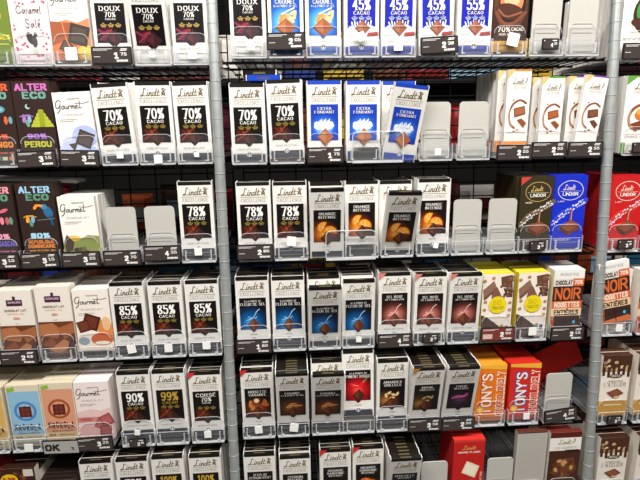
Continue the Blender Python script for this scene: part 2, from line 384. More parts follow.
excellence('fleur', title=[('A LA POINTE DE', .50, .026), ('FLEUR DE SEL', .76, .038)], panel=glow([(0, '#4aa6dc'), (.4, '#0f5c9c'), (.75, '#0a2c50'), (1, '#0e1016')], .42, .66, .56, .26), art=swoosh('#a8d4f0'), sub='NOIR')
excellence('selrose', title=[('SEL ROSE', .50, .036), ("DE L'HIMALAYA", .58, .022)], panel=glow([(0, '#e8a094'), (.35, '#b4685c'), (.7, '#5c2a24'), (1, '#1a1210')], .5, .62, .52, .21), art=swoosh('#f4cdc4'), corner='#d98078', sub='NOIR INTENSE')
excellence('orange', title=[('ORANGE', .50, .036), ('INTENSE', .52, .036)], panel=glow([(0, '#f4a640'), (.35, '#b45a18'), (.7, '#5a2610'), (1, '#15100e')], .36, .64, .52, .22), art=a_orange, sub='NOIR')
excellence('noisette', title=[('NOISETTE', .56, .036), ('CARAMEL', .54, .036)], panel=glow([(0, '#a8582c'), (.5, '#5a2814'), (1, '#15100e')], .46, .62, .46, .2), art=a_nois, corner='#d0302c', sub='NOIR')
excellence('caramel', title=[('CARAMEL', .48, .03), ('A LA POINTE DE SEL', .70, .022)], panel=glow([(0, '#a8602c'), (.5, '#5a2c14'), (1, '#1a1411')], .46, .62, .46, .18), art=a_flake, sub='NOIR')
excellence('piment', title=[('A LA POINTE DE', .56, .026), ('PIMENT ROUGE', .78, .04)], panel=glow([(0, '#ff5a48'), (.35, '#c81820'), (.75, '#7a0c14'), (1, '#180c0c')], .48, .60, .52, .24), art=a_chili, sub='NOIR')
excellence('amandes', title=[('AMANDES', .58, .036), ('GRILLEES', .54, .036)], panel=glow([(0, '#b8783c'), (.5, '#5a3418'), (1, '#15100e')], .30, .64, .46, .17), art=a_alm, sub='NOIR')
excellence('nuts', title=[('NOIX', .34, .03), ('GRILLEES', .46, .03)], panel=glow([(0, '#a07838'), (.5, '#4a3418'), (1, '#1a1613')], .30, .64, .46, .17), art=a_nuts, corner='#c88a3c', sub='NOIR')
excellence('fig', title=[('FIGUE', .36, .03), ('INTENSE', .46, .028)], panel=glow([(0, '#6a3a5a'), (.5, '#342030'), (1, '#1a1418')], .5, .60, .42, .16), art=a_fig, sub='NOIR')
excellence('citron', title=[('ZESTE DE', .44, .036), ('CITRON VERT', .70, .036)], panel=glow([(0, '#7a8a2c'), (.6, '#2c3414'), (1, '#15130e')], .5, .62, .46, .18), art=a_lime, sub='NOIR')
excellence('citrus', title=[('CITRON', .48, .036), ('INTENSE', .5, .036)], panel=glow([(0, '#a89a2c'), (.6, '#3c3414'), (1, '#15130e')], .5, .62, .46, .18), art=a_lime, sub='NOIR')
excellence('sanguine', title=[('ORANGE', .50, .034), ('SANGUINE', .56, .034), ('INTENSE', .44, .026)], panel=glow([(0, '#d8622a'), (.5, '#6a2412'), (1, '#15100e')], .5, .66, .46, .16), art=a_sang, corner='#d0302c', sub='NOIR')
excellence('myrtille', title=[('MYRTILLE', .62, .034), ('INTENSE', .44, .028)], panel=glow([(0, '#4a4a6a'), (.6, '#242436'), (1, '#14131a')], .5, .62, .46, .18), art=a_fig, sub='NOIR')

# other wrappers --------------------------------------------------------------
def wrap(key, w, h, t, body, top, draw, ears=False):
    p = Print(w, h); draw(p)
    KINDS[key] = dict(w=w, h=h, t=t, carton=carton(w, h, t, body, top, ears, False), parts=p.finish())
def eco(key, c1, c2, c3, c4, l1, l2, pic):
    def d(p):
        p.text('ALTER', .5, .03, .84, .085, c1, 'heavy', 'brand_lettering'); p.text('ECO', .56, .125, .62, .085, c2, 'heavy', 'brand_lettering')
        for i, (cu, c) in enumerate(((.22, c3), (.36, c4), (.30, c2))):
            p.ell(cu, .45+.05*(i == 2), .05, .10, c, rot=10*i-10); p.ell(cu, .405, .035, .025, c3)
        p.line([(.12, .42), (.3, .40), (.46, .42)], .010, c3)
        pic(p)
        p.text(l1[0], .5, .625, .52, .065, l1[1], 'heavy')
        for i, (s, c, w) in enumerate(l2): p.text(s, .5, .715+.058*i, w, .05 if len(l2) > 1 else .075, c, 'heavy')
        p.text('NOIR INTENSE BIO', .5, .845, .7, .02, c3, 'sans')
        for i, c in enumerate(('#e8e0c8', '#5a8a4a', '#d8cfb4', '#e8823c')): p.rect(.16+.18*i, .90, .30+.18*i, .945, c, 'ingredient_pictures')
    wrap(key, .076, .167, .011, '#352622', '#241a17', d)
def pic_pyr(p):
    c = '#b3bc3a'
    for i in range(5): p.poly([(.38+.055*i, .545-.042*i), (1.0-.055*i-.02, .545-.042*i), (.975-.055*i-.02, .505-.042*i), (.405+.055*i, .505-.042*i)], c)
    p.rect(.62, .345, .76, .54, '#959e2a'); p.ell(.36, .30, .07, .07, '#a6c8c0'); p.ell(.39, .29, .055, .055, '#352622')
def pic_toucan(p):
    p.ell(.80, .36, .12, .17, '#2f6a96', rot=20); p.ell(.70, .29, .09, .075, '#3f86b4'); p.line([(.64, .28), (.52, .27), (.44, .31)], .03, '#e8943a'); p.line([(.84, .42), (.88, .52)], .03, '#234f78'); p.line([(.5, .46), (.8, .45), (.95, .44)], .012, '#5a7a6a')
def pic_fruit(p):
    for cu, c in ((.62, '#e88a9a'), (.76, '#c8586a'), (.86, '#5a9a7a')): p.ell(cu, .46, .055, .11, c)
    p.ell(.70, .33, .13, .05, '#d86a7a', rot=20); p.ell(.5, .36, .10, .04, '#7a5aa8', rot=-30)
def pic_ara(p):
    p.ell(.6, .33, .18, .10, '#5a94a8'); p.ell(.62, .33, .10, .05, '#8abcc8'); p.ell(.76, .46, .05, .11, '#e8623a'); p.ell(.88, .46, .05, .10, '#6aa2b0')
eco('ecoperu', '#cc6fb4', '#6fa294', '#a87ac0', '#8fb0c8', ('90%', '#a872c4'), [('PEROU', '#c3c23e', .72)], pic_pyr)
eco('ecocongo', '#e0623c', '#6fa294', '#e8623a', '#6aa2b0', ('75%', '#d85a3a'), [('CONGO', '#e08a3a', .72)], pic_ara)
eco('ecotoucan', '#9cc8e4', '#5e9276', '#e8a23a', '#7ab4d8', ('80%', '#a8d4ec'), [('REPUBLIQUE', '#e88a3a', .7), ('DOMINICAINE', '#e88a3a', .74)], pic_toucan)
eco('ecomada', '#e89aa8', '#5e9276', '#e08aa0', '#6a9a86', ('70%', '#e89ab4'), [('MADAGASCAR', '#7a6ac0', .8)], pic_fruit)

def gourmet(key, base, low, shapes, sub='#9a948c'):
    def d(p):
        p.poly([(0, 1), (1, 1), (1, .44), (.7, .50), (.4, .46), (0, .52)] if low else [(0, 1), (1, 1), (1, .99), (0, .99)], low or '#ffffff')
        p.script('Gourmet', .04, .10, .90, .17, '#3c3834', 1.2); p.text('MONOPRIX', .55, .085, .34, .022, '#8c8880', 'sans', 'brand_lettering')
        p.text('CHOCOLAT', .5, .30, .62, .028, sub, 'light'); p.rect(.12, .37, .58, .38, '#b8b2a8', 'lettering'); p.rect(.12, .395, .48, .403, '#b8b2a8', 'lettering')
        shapes(p)
    wrap(key, .076, .145, .012, base, base, d)
def sq(p, cu, cv, r, rot, c, c2):
    a = p.w/p.h
    q = [(cu+r*math.cos(R(rot+k*90)), cv-r*a*math.sin(R(rot+k*90))) for k in range(4)]
    p.poly(q, c); p.poly([(cu+(x-cu)*.7, cv+(y-cv)*.7) for x, y in q], c2)
def s_blue(p):
    p.ell(.7, .62, .34, .30, '#aebbe2', n=18); p.ell(.4, .80, .42, .26, '#c6cfe9', n=18); p.ell(.75, .86, .3, .2, '#b4c0e2'); sq(p, .70, .66, .30, 20, '#4a413c', '#5b504a'); p.poly([(.24, .72), (.5, .70), (.38, .82)], '#4f4641')
def s_coral(p):
    p.poly([(0, .78), (0, .48), (.5, .50), (.62, .62), (.6, .95), (.2, .95)], '#a55b3c'); p.ell(.3, .86, .34, .2, '#d87a4a'); p.ell(.85, .9, .24, .2, '#e8c85a'); sq(p, .70, .66, .36, 30, '#463c34', '#574b42'); sq(p, .34, .82, .2, 12, '#4a4038', '#5c5047'); p.line([(.30, .5), (.42, .8), (.78, .98)], .012, '#e88a5a')
def s_green(p):
    p.poly([(0, 1), (1, 1), (1, .60), (.7, .58), (.35, .66), (.1, .62), (0, .70)], '#8b9550'); p.ell(.3, .62, .2, .08, '#e3b63c'); p.poly([(.02, .68), (.12, .56), (.3, .68), (.24, .80), (.05, .84)], '#4c3a30')
    for i in range(6): p.ell(.36+.09*(i % 4), .80+.06*(i//3), .10, .07, ['#3f3028', '#54433a', '#6b6a3c'][i % 3], rot=i*33)
def s_brown(p):
    p.ell(.82, .66, .22, .36, '#d58a4a', n=18); p.ell(.70, .80, .32, .2, '#c9622e'); p.ell(.86, .55, .12, .22, '#e9b88a'); sq(p, .44, .52, .32, 25, '#4f2418', '#6b3323'); sq(p, .22, .58, .24, 60, '#5a2a1c', '#73392a'); p.ell(.18, .82, .16, .12, '#8fa0ac'); p.ell(.7, .86, .22, .06, '#efe3d4')
def s_pink(p):
    p.rect(0, .60, 1, .69, '#c98a86'); p.ell(.25, .64, .2, .06, '#b8615c'); p.ell(.3, .85, .3, .2, '#dfb0ac'); sq(p, .66, .73, .22, 20, '#a85a58', '#bb6e6a'); sq(p, .84, .66, .26, 70, '#9a4c4c', '#b2625f'); sq(p, .78, .84, .24, 40, '#8f4646', '#a65a58')
gourmet('gblue', '#efe9e4', '#dfe2ef', s_blue); gourmet('gcoral', '#efe9e2', '#d98a62', s_coral); gourmet('ggreen', '#f1eee6', None, s_green)
gourmet('gbrown', '#efe6dc', '#efe2d4', s_brown); gourmet('gpink', '#efe2de', '#e6c4c0', s_pink)

def d_lait(p):
    p.rect(0, .5, 1, 1, '#6b3a24')
    p.poly([(0, .70), (0, .54), (.4, .52), (.62, .62), (.5, .74)], '#b07048'); p.poly([(.5, .6), (.98, .52), (1, .66), (.7, .76)], '#a4643c'); p.poly([(.2, .92), (.66, .76), (.94, .84), (.5, .98)], '#b97b50'); p.poly([(.06, .82), (.34, .72), (.44, .84), (.16, .92)], '#8a4e30'); p.rect(0, .86, .2, 1, '#3f3330'); p.poly([(.8, .8), (1, .72), (1, 1), (.7, 1)], '#4a342c')
    p.rect(.27, .13, .72, .215, '#4e2240', 'brand_lettering'); p.rect(.46, .08, .54, .14, '#4e2240', 'brand_lettering'); p.text('SAVEURS', .5, .15, .36, .03, '#d8c4d0', 'sans', 'brand_lettering')
    p.text('CHOCOLAT LAIT', .5, .265, .62, .03, '#6b5a52', 'sans'); p.text('CARAMEL SEL', .5, .315, .5, .024, '#d8a478', 'light'); p.ell(.5, .39, .10, .035, '#d9a07c'); p.rect(.44, .47, .56, .475, '#8a8078', 'small_lettering')
wrap('lait', .074, .160, .011, '#e9e1d6', '#ded6ca', d_lait)

def d_krok(bg, blob, foot):
    def d(p):
        p.rect(.03, .10, .97, .80, bg); p.ell(.5, .42, .34, .34, blob, n=24); p.ell(.5, .42, .26, .26, bg, n=24)
        sq(p, .5, .43, .26, 45, '#5a2418', '#74342a'); p.line([(.5, .33), (.5, .53)], .01, '#4a1c12', curve=False); p.line([(.32, .43), (.68, .43)], .01, '#4a1c12', curve=False)
        p.poly([(.04, .04), (.26, .02), (.28, .075), (.06, .10)], '#8cba3c')
        n = len('KROKOLA')
        for i, ch in enumerate('KROKOLA'):
            p.text(ch, .15+.117*i, .625+(.014 if i % 2 else 0), .082, .105, '#4a2018', 'sans', 'brand_lettering')
        p.rect(.03, .80, .97, .97, foot); p.text('NOUVELLE RECETTE', .52, .765, .66, .02, '#6a5a44', 'sans'); p.text('62%', .2, .83, .2, .03, '#5a3020', 'sans'); p.text('CHOCOLAT AU LAIT', .64, .835, .5, .02, '#5a3020', 'sans')
    return d
for k, bg, bl, ft in (('krokblue', '#8fbcd8', '#4d86c4', '#c4bfa8'), ('krokorange', '#d99a7a', '#a4512c', '#d0b48a'), ('krokyellow', '#d8b060', '#c48a2c', '#d8c49a')):
    wrap(k, .072, .152, .014, '#dcd2b8', '#d2c8ae', d_krok(bg, bl, ft))

def d_salted(p):
    rnd = random.Random(3)
    for i in range(105):
        u, v = rnd.uniform(.06, .94), rnd.uniform(.02, .96)
        if .1 < u < .95 and .32 < v < .60: continue
        if .38 < u < .70 and .62 < v < .86: continue
        p.layer -= .34; p.ell(u, v, .032, .030, rnd.choice(['#c8405c', '#d86a84', '#b43a50', '#e08aa0']), rot=rnd.uniform(0, 180), n=6)
    p.script('Caramel Sale', .12, .33, .84, .26, '#38302e', .8)
    p.ell(.46, .70, .09, .16, '#3a3834', rot=20); p.ell(.56, .74, .07, .15, '#46443e'); p.ell(.60, .66, .05, .06, '#46443e'); p.ell(.55, .85, .08, .06, '#cfd0b4')
wrap('salted', .076, .165, .011, '#ead9da', '#ddcaca', d_salted)
def d_green(p):
    p.ell(.5, .36, .28, .16, '#e2b62c'); p.ell(.6, .44, .2, .14, '#d9a826'); p.rect(.3, .27, .8, .30, '#a86a28'); p.text('AMANDES', .55, .66, .8, .055, '#d9d03c', 'heavy', 'lettering'); p.rect(.3, .76, .9, .772, '#c8c860', 'lettering')
wrap('greenbar', .074, .165, .011, '#6f8434', '#5a6c2a', d_green)

def d_swirl(p):
    p.ell(.5, .42, .46, .62, '#5b3222', n=28); p.ell(.54, .41, .38, .50, '#2a1712', n=28); p.ell(.52, .37, .32, .34, '#d9824f', n=24); p.ell(.52, .35, .22, .2, '#f0b488', n=20); p.ell(.48, .49, .40, .2, '#4a271a', rot=-12)
    p.line([(.10, .50), (.3, .62), (.62, .62), (.92, .50)], .03, '#7b452e'); p.line([(.16, .47), (.4, .55), (.8, .50)], .02, '#8d5638')
    p.text('70%', .34, .67, .36, .06, '#efe6d8', 'sans'); p.text('CACAO', .72, .675, .34, .045, '#efe6d8', 'sans'); p.text('NOIR INTENSE', .5, .745, .58, .03, '#d8ccb8', 'sans'); p.rect(0, .84, 1, .97, '#c8953a')
    p.script('Lindt', .2, .04, .5, .09, '#e8dcc4', 1.6)
wrap('swirl', .078, .168, .012, '#3a2119', '#2c1812', d_swirl)
def creation(key, w, h, stripe, edge, pic, body='#efebe4', corner='#d8b878'):
    def d(p):
        p.poly([(0, 0), (0, .12), (.34, 0)], corner, 'corner_flash')
        p.rect(.3, 0, 1, .022, edge, 'edge_stripe')
        p.script('Lindt', .24, .10, .46, .07, '#6a5c40', 2.0); p.line([(.76, .16), (.84, .12), (.80, .10)], .014, '#6a5c40', 'brand_lettering')
        p.rect(.18, .178, .84, .183, '#8f8570', 'brand_lettering'); p.text('CREATION', .5, .20, .56, .03, '#8c8270', 'thin', 'brand_lettering')
        pic(p)
        p.rect(.1, .75, .9, .754, '#a89c8a', 'lettering')
        if stripe: p.rect(0, .86, 1, 1, stripe, 'base_stripe'); p.rect(.3, .90, .95, .915, '#f4e8d8', 'base_stripe')
    wrap(key, w, h, .012, body, body, d)
def ring(p):
    p.line([(.86, .40), (.6, .36), (.3, .41), (.16, .52), (.22, .64), (.42, .70)], .03, '#8a5136'); p.line([(.2, .46), (.14, .56), (.3, .68)], .02, '#b98463')
def pc_tile(c, c2):
    def f(p):
        ring(p); p.poly([(.34, .46), (.80, .43), (.86, .53), (.38, .57)], c); p.poly([(.40, .47), (.76, .45), (.80, .515), (.42, .545)], c2); p.poly([(.5, .60), (.8, .70), (.92, .64), (.7, .58)], c); p.ell(.4, .74, .05, .03, c2); p.ell(.55, .72, .07, .03, c2); p.ell(.3, .36, .04, .03, c2)
    return f
creation('crorange', .052, .175, '#e08a34', '#d8823a', pc_tile('#8a4e2e', '#a3623e')); creation('crgreen', .050, .160, None, '#5d9a3e', pc_tile('#8a4a28', '#a85c34')); creation('crpurple', .050, .160, None, '#6a4a9a', pc_tile('#6a3a28', '#7e4a35'))
def pc_fruit(p):
    ring(p); p.ell(.56, .50, .24, .16, '#c9762c'); p.ell(.5, .46, .14, .09, '#e8a24c'); p.ell(.64, .54, .14, .08, '#b45a22'); p.poly([(.2, .62), (.6, .56), (.86, .62), (.5, .70)], '#7b3f24'); p.text('ORANGE GIVREE', .5, .77, .8, .03, '#8c8270', 'thin'); p.rect(.0, .86, .14, 1, '#5d9a3e', 'base_stripe')
def pc_mint(p):
    p.ell(.62, .46, .44, .62, '#e4dccf', n=24); p.ell(.66, .46, .37, .50, '#3b2219', n=24); p.ell(.70, .42, .32, .36, '#3f8a48', n=20)
    for i in range(9): p.ell(.70+.2*math.cos(i*2.1), .41+.06*math.sin(i*1.7), .09, .07, ['#6cb468', '#4f9a55', '#88c47c'][i % 3], rot=i*40, n=8)
    p.ell(.6, .57, .36, .14, '#4a2a1e', rot=-8); p.text('MENTHE INTENSE', .5, .74, .86, .04, '#a8a090', 'thin'); p.ell(.42, .84, .03, .03, '#b8b0a0')
creation('crfruit', .078, .166, None, '#5d9a3e', pc_fruit, corner='#5d9a3e'); creation('crmint', .078, .166, None, '#5d9a3e', pc_mint, corner='#e8e2d8')

def d_lindor(body, dark, mid):
    def d(p):
        if dark: p.poly([(0, 0), (0, .11), (.3, 0)], '#c8423c', 'corner_flash')
        p.ell(.52, .20, .38, .29, '#b89a54' if dark else '#d9cfc0', part='brand_lettering', n=28); p.ell(.52, .20, .36, .27, body, part='brand_lettering', n=28)
        p.script('Lindt', .3, .12, .36, .075, '#d3b468' if dark else '#e8dcc8', 1.8); p.rect(.22, .208, .82, .212, '#d9cfb0', 'brand_lettering'); p.text('LINDOR', .52, .225, .46, .045, '#f2eee2', 'sans', 'brand_lettering')
        p.line([(1.0, .33), (.82, .40), (.55, .46), (.3, .52), (.06, .66)], .055, mid)
        rg = random.Random(12)
        for i in range(46):
            t = i/45; u = .98-.92*t; v = .345+.30*t**1.25 + rg.choice((-.028, -.008, .014, .03))
            p.layer -= .3; p.ell(u, v, rg.uniform(.016, .034), rg.uniform(.014, .028), ['#e9e6ee', '#d4d0de'][i % 2], rot=i*50, n=6)
        p.ell(.56, .70, .36, .16, mid, n=22)
        p.line([(.60, .46), (.60, .56), (.58, .62)], .026, '#8a4a32'); p.line([(.615, .47), (.61, .60)], .006, '#e8c4a8')
        p.poly([(.28, .68), (.62, .60), (.88, .67), (.56, .76)], '#8a4a30'); p.poly([(.28, .68), (.56, .76), (.56, .815), (.30, .74)], '#5b2a1a'); p.poly([(.56, .76), (.88, .67), (.87, .73), (.56, .815)], '#6e3622'); p.ell(.58, .665, .16, .05, '#a2603f')
        p.text('NOIR' if dark else 'LAIT', .26, .335, .2, .02, '#e0d8c4', 'sans', 'small_lettering')
        p.text('CHOCOLAT', .4, .86, .5, .025, '#d9d0c0', 'sans')
    return d
wrap('lindordark', .078, .166, .012, '#38301f', '#2c2618', d_lindor('#38301f', True, '#6a5a3a'))
wrap('lindorblue', .078, .168, .012, '#1a2fc0', '#1a2aa0', d_lindor('#1a2fc0', False, '#2e48d2'))
wrap('lindorred', .078, .168, .012, '#c41f22', '#a81a1c', d_lindor('#c41f22', False, '#d4403a'))

def d_bio(p):
    rnd = random.Random(5)
    p.poly([(.58, .05), (.95, .02), (.98, .22), (.62, .20)], '#6a4436'); p.poly([(.68, .22), (.98, .22), (.99, .36), (.8, .36)], '#50342a')
    for i in range(16): p.ell(rnd.uniform(.6, .97), rnd.uniform(.05, .36), .05, .05, rnd.choice(['#7d5644', '#4a2f26', '#8d6650']), n=8)
    p.poly([(.02, .24), (.36, .10), (.46, .20), (.06, .36)], '#8d6858'); p.poly([(.03, .32), (.06, .36), (.46, .20), (.46, .24), (.08, .40)], '#6b4a3e'); p.poly([(.34, .22), (.48, .20), (.66, .36), (.3, .40)], '#7c5848')
    for u, v in ((.34, .06), (.12, .42), (.92, .44), (.10, .54), (.92, .55), (.06, .10), (.90, .64), (.7, .80)): p.ell(u, v, .055, .05, '#a8734e', n=12); p.ell(u-.01, v-.005, .03, .024, '#c8997a', n=10)
    p.poly([(0, .62), (.20, .66), (.66, .82), (.62, 1), (0, 1)], '#54403c'); p.line([(.2, .66), (.1, 1)], .012, '#3c2b28', curve=False); p.line([(.44, .74), (.36, 1)], .012, '#3c2b28', curve=False)
    p.ell(.52, .47, .29, .29, '#e9d21e', n=28); p.text('BIO', .5, .40, .26, .07, '#a89c1a', 'light'); p.text('CHOCOLAT NOIR', .52, .49, .4, .02, '#8a8018', 'sans'); p.text('NOISETTES', .52, .52, .34, .018, '#8a8018', 'sans')
    p.rect(.80, .80, .90, .86, '#2c4a86', 'certification_mark'); p.ell(.66, .84, .09, .07, '#5a9a6a', part='certification_mark')
wrap('bio', .072, .158, .016, '#efe6da', '#d9c614', d_bio)
for kk in ('bio',):
    b = MB(); w, h, t = .072, .158, .016
    b.box((-w/2, 0, 0), (w/2, t, h), flat('#d9c614'), {'front': flat('#ece2d6')}); KINDS['bio']['carton'] = b.mesh('carton')
def d_noir(p):
    p.rect(0, 0, 1, .14, '#ece9e4'); p.text('MONOPRIX', .5, .05, .6, .045, '#7a7672', 'thin', 'brand_lettering')
    p.rect(0, .14, 1, .26, '#e4dcd2'); p.text('CHOCOLAT', .34, .165, .56, .075, '#2c2422', 'heavy'); p.rect(.64, .14, 1, .26, '#d56438'); p.text('70%', .82, .165, .28, .07, '#f1d8c4', 'heavy')
    p.rect(0, .26, 1, .50, '#33241f'); p.text('NOIR', .5, .285, .86, .195, '#d96a34', 'sans')
    p.rect(0, .50, 1, .62, '#d56438'); p.text('NOISETTES', .5, .515, .84, .09, '#f0dcc4', 'heavy'); p.rect(0, .62, 1, .745, '#e9c9a0'); p.text('ENTIÈRES', .5, .645, .82, .085, '#4a3028', 'heavy')
    p.rect(0, .745, 1, 1, '#3c2822'); p.rect(0, .745, .12, 1, '#a8543a'); p.rect(.72, .80, .86, .90, '#24303c', 'lettering'); p.ell(.79, .85, .05, .06, '#5ab4d8', part='lettering'); p.poly([(.12, .95), (.9, .90), (1, .93), (1, 1), (.12, 1)], '#c86a42')
    p.line([(.1, .86), (.92, .80)], .01, '#2a1a16', curve=False); p.line([(.45, .76), (.5, .98)], .01, '#2a1a16', curve=False)
wrap('noir', .072, .150, .012, '#e8e0d6', '#e8e5e0', d_noir)
def d_tony(body, l1, l2, band):
    def d(p):
        p.rect(0, 0, 1, .035, band); p.poly([(0, .035), (1, .035), (1, .09), (0, .05)], band)
        for t, c1, c2, u, w0, v0, hh in (("TONY'S", l2, '#f6ead6', .60, .76, .90, .42), ('CHOCOLONELY', '#f6ead6', body, .97, .80, .92, .28)):
            p.text(t, u, v0, w0, hh, c1, 'heavy', 'brand_lettering', rot=90); p.text(t, u-.035, v0-.012, w0-.024, hh-.07, c2 if t[0] == 'T' else l1, 'sans', 'brand_lettering', rot=90)
        p.ell(.20, .80, .13, .13, '#e8a83a', part='lettering'); p.ell(.20, .80, .07, .07, '#f4d27a', part='lettering')
    return d
wrap('tonyorange', .074, .146, .015, '#e57a1c', '#e8962e', d_tony('#e57a1c', '#c84a1c', '#cf3a24', '#f0b03a'))
wrap('tonyred', .074, .146, .015, '#cf2a22', '#c4281f', d_tony('#cf2a22', '#d84a3a', '#2a4aa8', '#eab03c'))
def d_atelier(foot):
    def d(p):
        p.rect(0, 0, 1, .26, '#4a2d20', 'nut_picture')
        rnd = random.Random(9)
        for i in range(12): p.ell(rnd.uniform(.05, .95), rnd.uniform(.03, .25), .075, .055, rnd.choice(['#c9a878', '#e0c79c', '#a5825a']), n=9, rot=i*40, part='nut_picture')
        for i in range(6): p.line([(.06+.17*i, .2), (.07+.17*i, .30+.03*(i % 2))], .045, '#4a2d20', 'nut_picture')
        p.ell(.5, .33, .22, .075, '#4a3a30', part='brand_lettering', n=20); p.text('NESTLE', .5, .312, .3, .035, '#efe6d8', 'sans', 'brand_lettering')
        p.text('LES RECETTES DE', .5, .405, .5, .02, '#7a6a58', 'sans'); p.text("L'ATELIER", .5, .44, .74, .06, '#5a4230', 'thin', 'brand_lettering')
        p.poly([(.24, .60), (.6, .54), (.84, .62), (.5, .70)], '#6f3f28'); p.poly([(.3, .60), (.58, .56), (.76, .62), (.5, .67)], '#8c5638'); p.ell(.6, .68, .1, .04, '#d8b080')
        p.rect(0, .74, 1, 1, foot, 'base_stripe'); p.rect(.2, .80, .8, .815, '#f4ead8', 'base_stripe')
    return d
wrap('ateliergold', .072, .160, .018, '#ebe2d4', '#4a2d20', d_atelier('#c9983a')); wrap('atelierwhite', .072, .160, .018, '#e8e0d4', '#3c2419', d_atelier('#c7ccd8'))
def d_plaisir(p):
    p.rect(0, 0, 1, .04, '#d43c34', 'top_band'); p.script('Lindt', .28, .10, .44, .07, '#d8a860', 1.8); p.text('GRAND PLAISIR', .5, .195, .72, .034, '#f0e4d4', 'sans')
    p.poly([(.28, .56), (.44, .36), (.86, .46), (.72, .66)], '#eadcb8'); p.poly([(.34, .55), (.47, .40), (.78, .475), (.68, .62)], '#f5ecd2'); p.ell(.6, .74, .16, .09, '#d8b47c'); p.ell(.4, .78, .14, .08, '#c49a62'); p.text('2 TABLETTES', .95, .86, .30, .06, '#f4e8da', 'sans', 'small_lettering', rot=90)
wrap('plaisir', .076, .160, .020, '#c0211f', '#d4322c', d_plaisir)
def d_grandes(p):
    p.rect(0, 0, 1, .09, '#5a1f1a'); p.script('Lindt', .26, .12, .42, .085, '#8c7a50', 1.8); p.line([(.72, .19), (.8, .14), (.76, .12)], .012, '#8c7a50', 'brand_lettering')
    p.text('LES GRANDES', .5, .245, .7, .034, '#8a8070', 'thin', 'brand_lettering'); p.rect(0, .31, 1, 1, '#46261a'); p.rect(.5, .30, .95, .34, '#2c1812')
    rnd = random.Random(4)
    p.poly([(.1, .70), (.3, .46), (.8, .44), (.92, .64), (.6, .82)], '#6c3e26')
    for i in range(14): p.ell(rnd.uniform(.2, .85), rnd.uniform(.46, .76), .09, .06, rnd.choice(['#8d5a38', '#a8764c', '#59311e', '#c4965e']), n=9, rot=i*37)
wrap('grandes', .078, .160, .014, '#efebe4', '#6a2a22', d_grandes)
def d_promo(p):
    rnd = random.Random(2); p.rect(0, 0, 1, .40, '#3c2219')
    for i in range(12): p.ell(rnd.uniform(.3, .95), rnd.uniform(.03, .36), .07, .05, rnd.choice(['#5b3524', '#7a4a30']), n=9)
    p.ell(.22, .20, .26, .22, '#e8c41e', n=24, part='lettering'); p.text('0.30', .2, .15, .34, .08, '#b02a1c', 'heavy'); p.text('€', .36, .16, .09, .06, '#b02a1c', 'heavy'); p.rect(.66, .02, .95, .14, '#d8d0c4', 'lettering'); p.text('NESTLE', .56, .47, .62, .06, '#4a4440', 'sans', 'brand_lettering'); p.rect(.1, .56, .9, .8, '#c9b08a')
wrap('promo', .074, .150, .018, '#e3dccf', '#2e1a13', d_promo)
wrap('darkred', .074, .150, .012, '#8a1a1c', '#7a1518', lambda p: (p.rect(0, .3, 1, .6, '#b03030'), p.text('LAIT', .5, .38, .5, .08, '#efdcc8', 'heavy')))
wrap('blank', .074, .166, .014, '#b9b6ae', '#5a2f26', lambda p: (p.rect(.06, .03, .94, .97, '#b3b0a8'), p.rect(0, 0, 1, .02, '#5a2f26', 'top_band')))
wrap('plainblack', .074, .135, .012, '#5a4a42', '#211816', lambda p: (p.rect(.1, .3, .9, .7, '#4a3a30'), p.ell(.5, .12, .2, .12, '#d8a81e', part='lettering')))

CATNAME = {}
for k in KINDS: CATNAME[k] = 'chocolate_bar'
for ks, nm in (('70 78 85 90 99 100 corse doux lindordark plainblack swirl'.split(), 'dark_chocolate_bar'), ('extra 45 55 lait lindorblue lindorred plaisir promo darkred grandes'.split(), 'milk_chocolate_bar'),
               ('caramelsea fleur selrose caramel salted'.split(), 'salted_chocolate_bar'), ('orange citron citrus sanguine piment fig myrtille'.split(), 'fruit_chocolate_bar'),
               ('noisette amandes nuts bio noir ateliergold atelierwhite'.split(), 'nut_chocolate_bar'), ('krokblue krokorange krokyellow'.split(), 'chocolate_biscuit_box')):
    for k in ks: CATNAME[k] = nm

